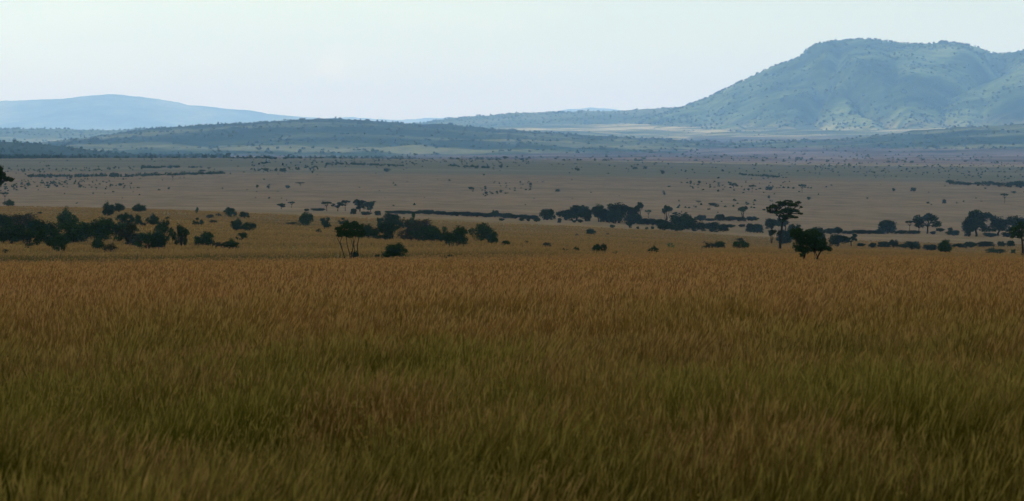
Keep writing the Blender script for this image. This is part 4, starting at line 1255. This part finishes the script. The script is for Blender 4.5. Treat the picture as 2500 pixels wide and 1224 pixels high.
    cols = np.concatenate([col_.reshape(-1, 3), sc_.reshape(-1, 3)])
    flat = np.concatenate([q.ravel(), sq.ravel(), t3.ravel()])
    lt = np.concatenate([np.full(len(q), 4), np.full(m, 4), np.full(n, 3)])
    # a few taller stalks close by with pale nodding plumes
    k = 1500
    D2 = np.sqrt(14.5 ** 2 + (30 ** 2 - 14.5 ** 2) * g.uniform(0, 1, k)); X2 = g.uniform(-1, 1, k) * (.19 * D2 + 1)
    kp = fbm(X2 / 1.1, D2 / 2.5, 61, 3) + np.clip((30 - D2) / 60, -.2, .1) > .52
    D2 = D2[kp]; X2 = X2[kp]; k = len(X2)
    z2 = H(X2, D2); h2 = g.uniform(.72, 1.08, k); ln = g.uniform(-.1, .45, k)
    q_ = []; c_ = []; f_ = []; b0 = len(verts)
    def quad(pts, cc):
        b = b0 + sum(len(v) for v in q_)
        q_.append(np.stack(pts, 1).reshape(-1, 3)); c_.append(np.repeat(cc, 4, axis=0))
        f_.append((b + np.arange(k * 4)).reshape(-1, 4))
    tx = X2 + ln * h2; rr = g.uniform(0, 1, k)
    stem = np.stack([0 * rr + .7, rr, 0 * rr], 1)
    quad([np.stack([X2 - .003, D2, z2], 1), np.stack([X2 + .003, D2, z2], 1), np.stack([tx + .002, D2, z2 + h2], 1), np.stack([tx - .002, D2, z2 + h2], 1)], stem)
    for s_ in range(7):
        t_ = g.uniform(0, 1, k); px_ = tx + .09 * t_ * np.sign(ln + .02) + g.normal(0, .012, k); pz_ = z2 + h2 + .05 * np.sin(t_ * 3) - .10 * t_ ** 2 + g.normal(0, .012, k)
        a_ = g.uniform(.003, .008, k); b_ = g.uniform(.006, .016, k)
        hd = np.stack([0 * rr + 1, g.uniform(.1, .8, k), 0 * rr + .75], 1)
        quad([np.stack([px_ - a_, D2, pz_], 1), np.stack([px_, D2 - .01, pz_ - b_], 1), np.stack([px_ + a_, D2, pz_], 1), np.stack([px_, D2 + .01, pz_ + b_], 1)], hd)
    verts = np.concatenate([verts] + q_); cols = np.concatenate([cols] + c_)
    nq = sum(len(v) for v in f_)
    flat = np.concatenate([np.concatenate(f_).ravel(), flat]); lt = np.concatenate([np.full(nq, 4), lt])
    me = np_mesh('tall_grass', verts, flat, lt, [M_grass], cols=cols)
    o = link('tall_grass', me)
    tag(o, 'waist-high dry brown grass with seed heads bending in the wind', 'grass', kind='stuff')
build_grass()

# ------------------------------------------------------------------ cloud deck
def clouds():
    """a broken deck of low cloud overhead, outside the frame: it shades the near plain, the mountain beyond stays in the sun"""
    xs = np.linspace(-8500, 6000, 150); ys = np.linspace(-3500, 13500, 176)
    X, Y = np.meshgrid(xs, ys, indexing='ij')
    edge = np.minimum.reduce([(X + 8500) / 1800, (6000 - X) / 1800, (Y + 3500) / 1800, (CLOUD_END + 900 * (fbm(X / 2500, Y * 0, 8, 3) - .5) - Y) / 900, np.ones_like(X)])
    c = (fbm(X / 1500, Y / 1100, 91, 4) - .36) * 2.2
    c = np.minimum(c, edge * .5)
    k = np.clip(c, 0, 1)
    top = 1560 + 420 * np.sqrt(k) * (.6 + .8 * fbm(X / 300, Y / 300, 92, 3)) * (k > 0)
    bot = 1560 - 120 * np.sqrt(k) * (.6 + .8 * fbm(X / 350, Y / 350, 93, 3)) * (k > 0)
    n, m = X.shape
    i = np.arange(n * m).reshape(n, m)
    f = np.stack([i[:-1, :-1], i[1:, :-1], i[1:, 1:], i[:-1, 1:]], -1).reshape(-1, 4)
    ok = (k.ravel()[f] > 0).any(1)
    f = f[ok]
    V = np.concatenate([np.stack([X, Y, top], -1).reshape(-1, 3), np.stack([X, Y, bot], -1).reshape(-1, 3)])
    F = np.concatenate([f, f[:, ::-1] + n * m])
    mt, nt, out = mat('cloud')
    d = N(nt, 'ShaderNodeBsdfDiffuse'); t = N(nt, 'ShaderNodeBsdfTranslucent')
    d.inputs['Color'].default_value = t.inputs['Color'].default_value = (.9, .9, .9, 1)
    ms = N(nt, 'ShaderNodeMixShader'); ms.inputs[0].default_value = .5
    nt.links.new(d.outputs[0], ms.inputs[1]); nt.links.new(t.outputs[0], ms.inputs[2]); nt.links.new(ms.outputs[0], out.inputs['Surface'])
    o = link('clouds', np_mesh('clouds', V, F, 4, [mt], smooth=True))
    tag(o, 'broken low cloud deck high over the near plain', 'clouds', kind='stuff')
CLOUD_END = 5600
clouds()

# ------------------------------------------------------------------ haze
def haze():
    x, y0, y1, z0, z1 = 34000, -4000, 72000, -300, 1390
    v = [(-x, y0, z0), (x, y0, z0), (x, y1, z0), (-x, y1, z0), (-x, y0, z1), (x, y0, z1), (x, y1, z1), (-x, y1, z1)]
    f = [(0, 3, 2, 1), (4, 5, 6, 7), (0, 1, 5, 4), (1, 2, 6, 5), (2, 3, 7, 6), (3, 0, 4, 7)]
    m, nt, out = mat('haze_air')
    pv = N(nt, 'ShaderNodeVolumePrincipled')
    pv.inputs['Color'].default_value = (.44, .72, 1.0, 1)
    pv.inputs['Absorption Color'].default_value = (1, 1, 1, 1)
    pv.inputs['Density'].default_value = 3.8e-5
    pv.inputs['Anisotropy'].default_value = 0.0
    nt.links.new(pv.outputs[0], out.inputs['Volume'])
    o = link('haze', np_mesh('haze', v, f, 4, [m]))
    tag(o, 'thin blue air haze lying over the whole plain', 'haze', kind='stuff')
haze()
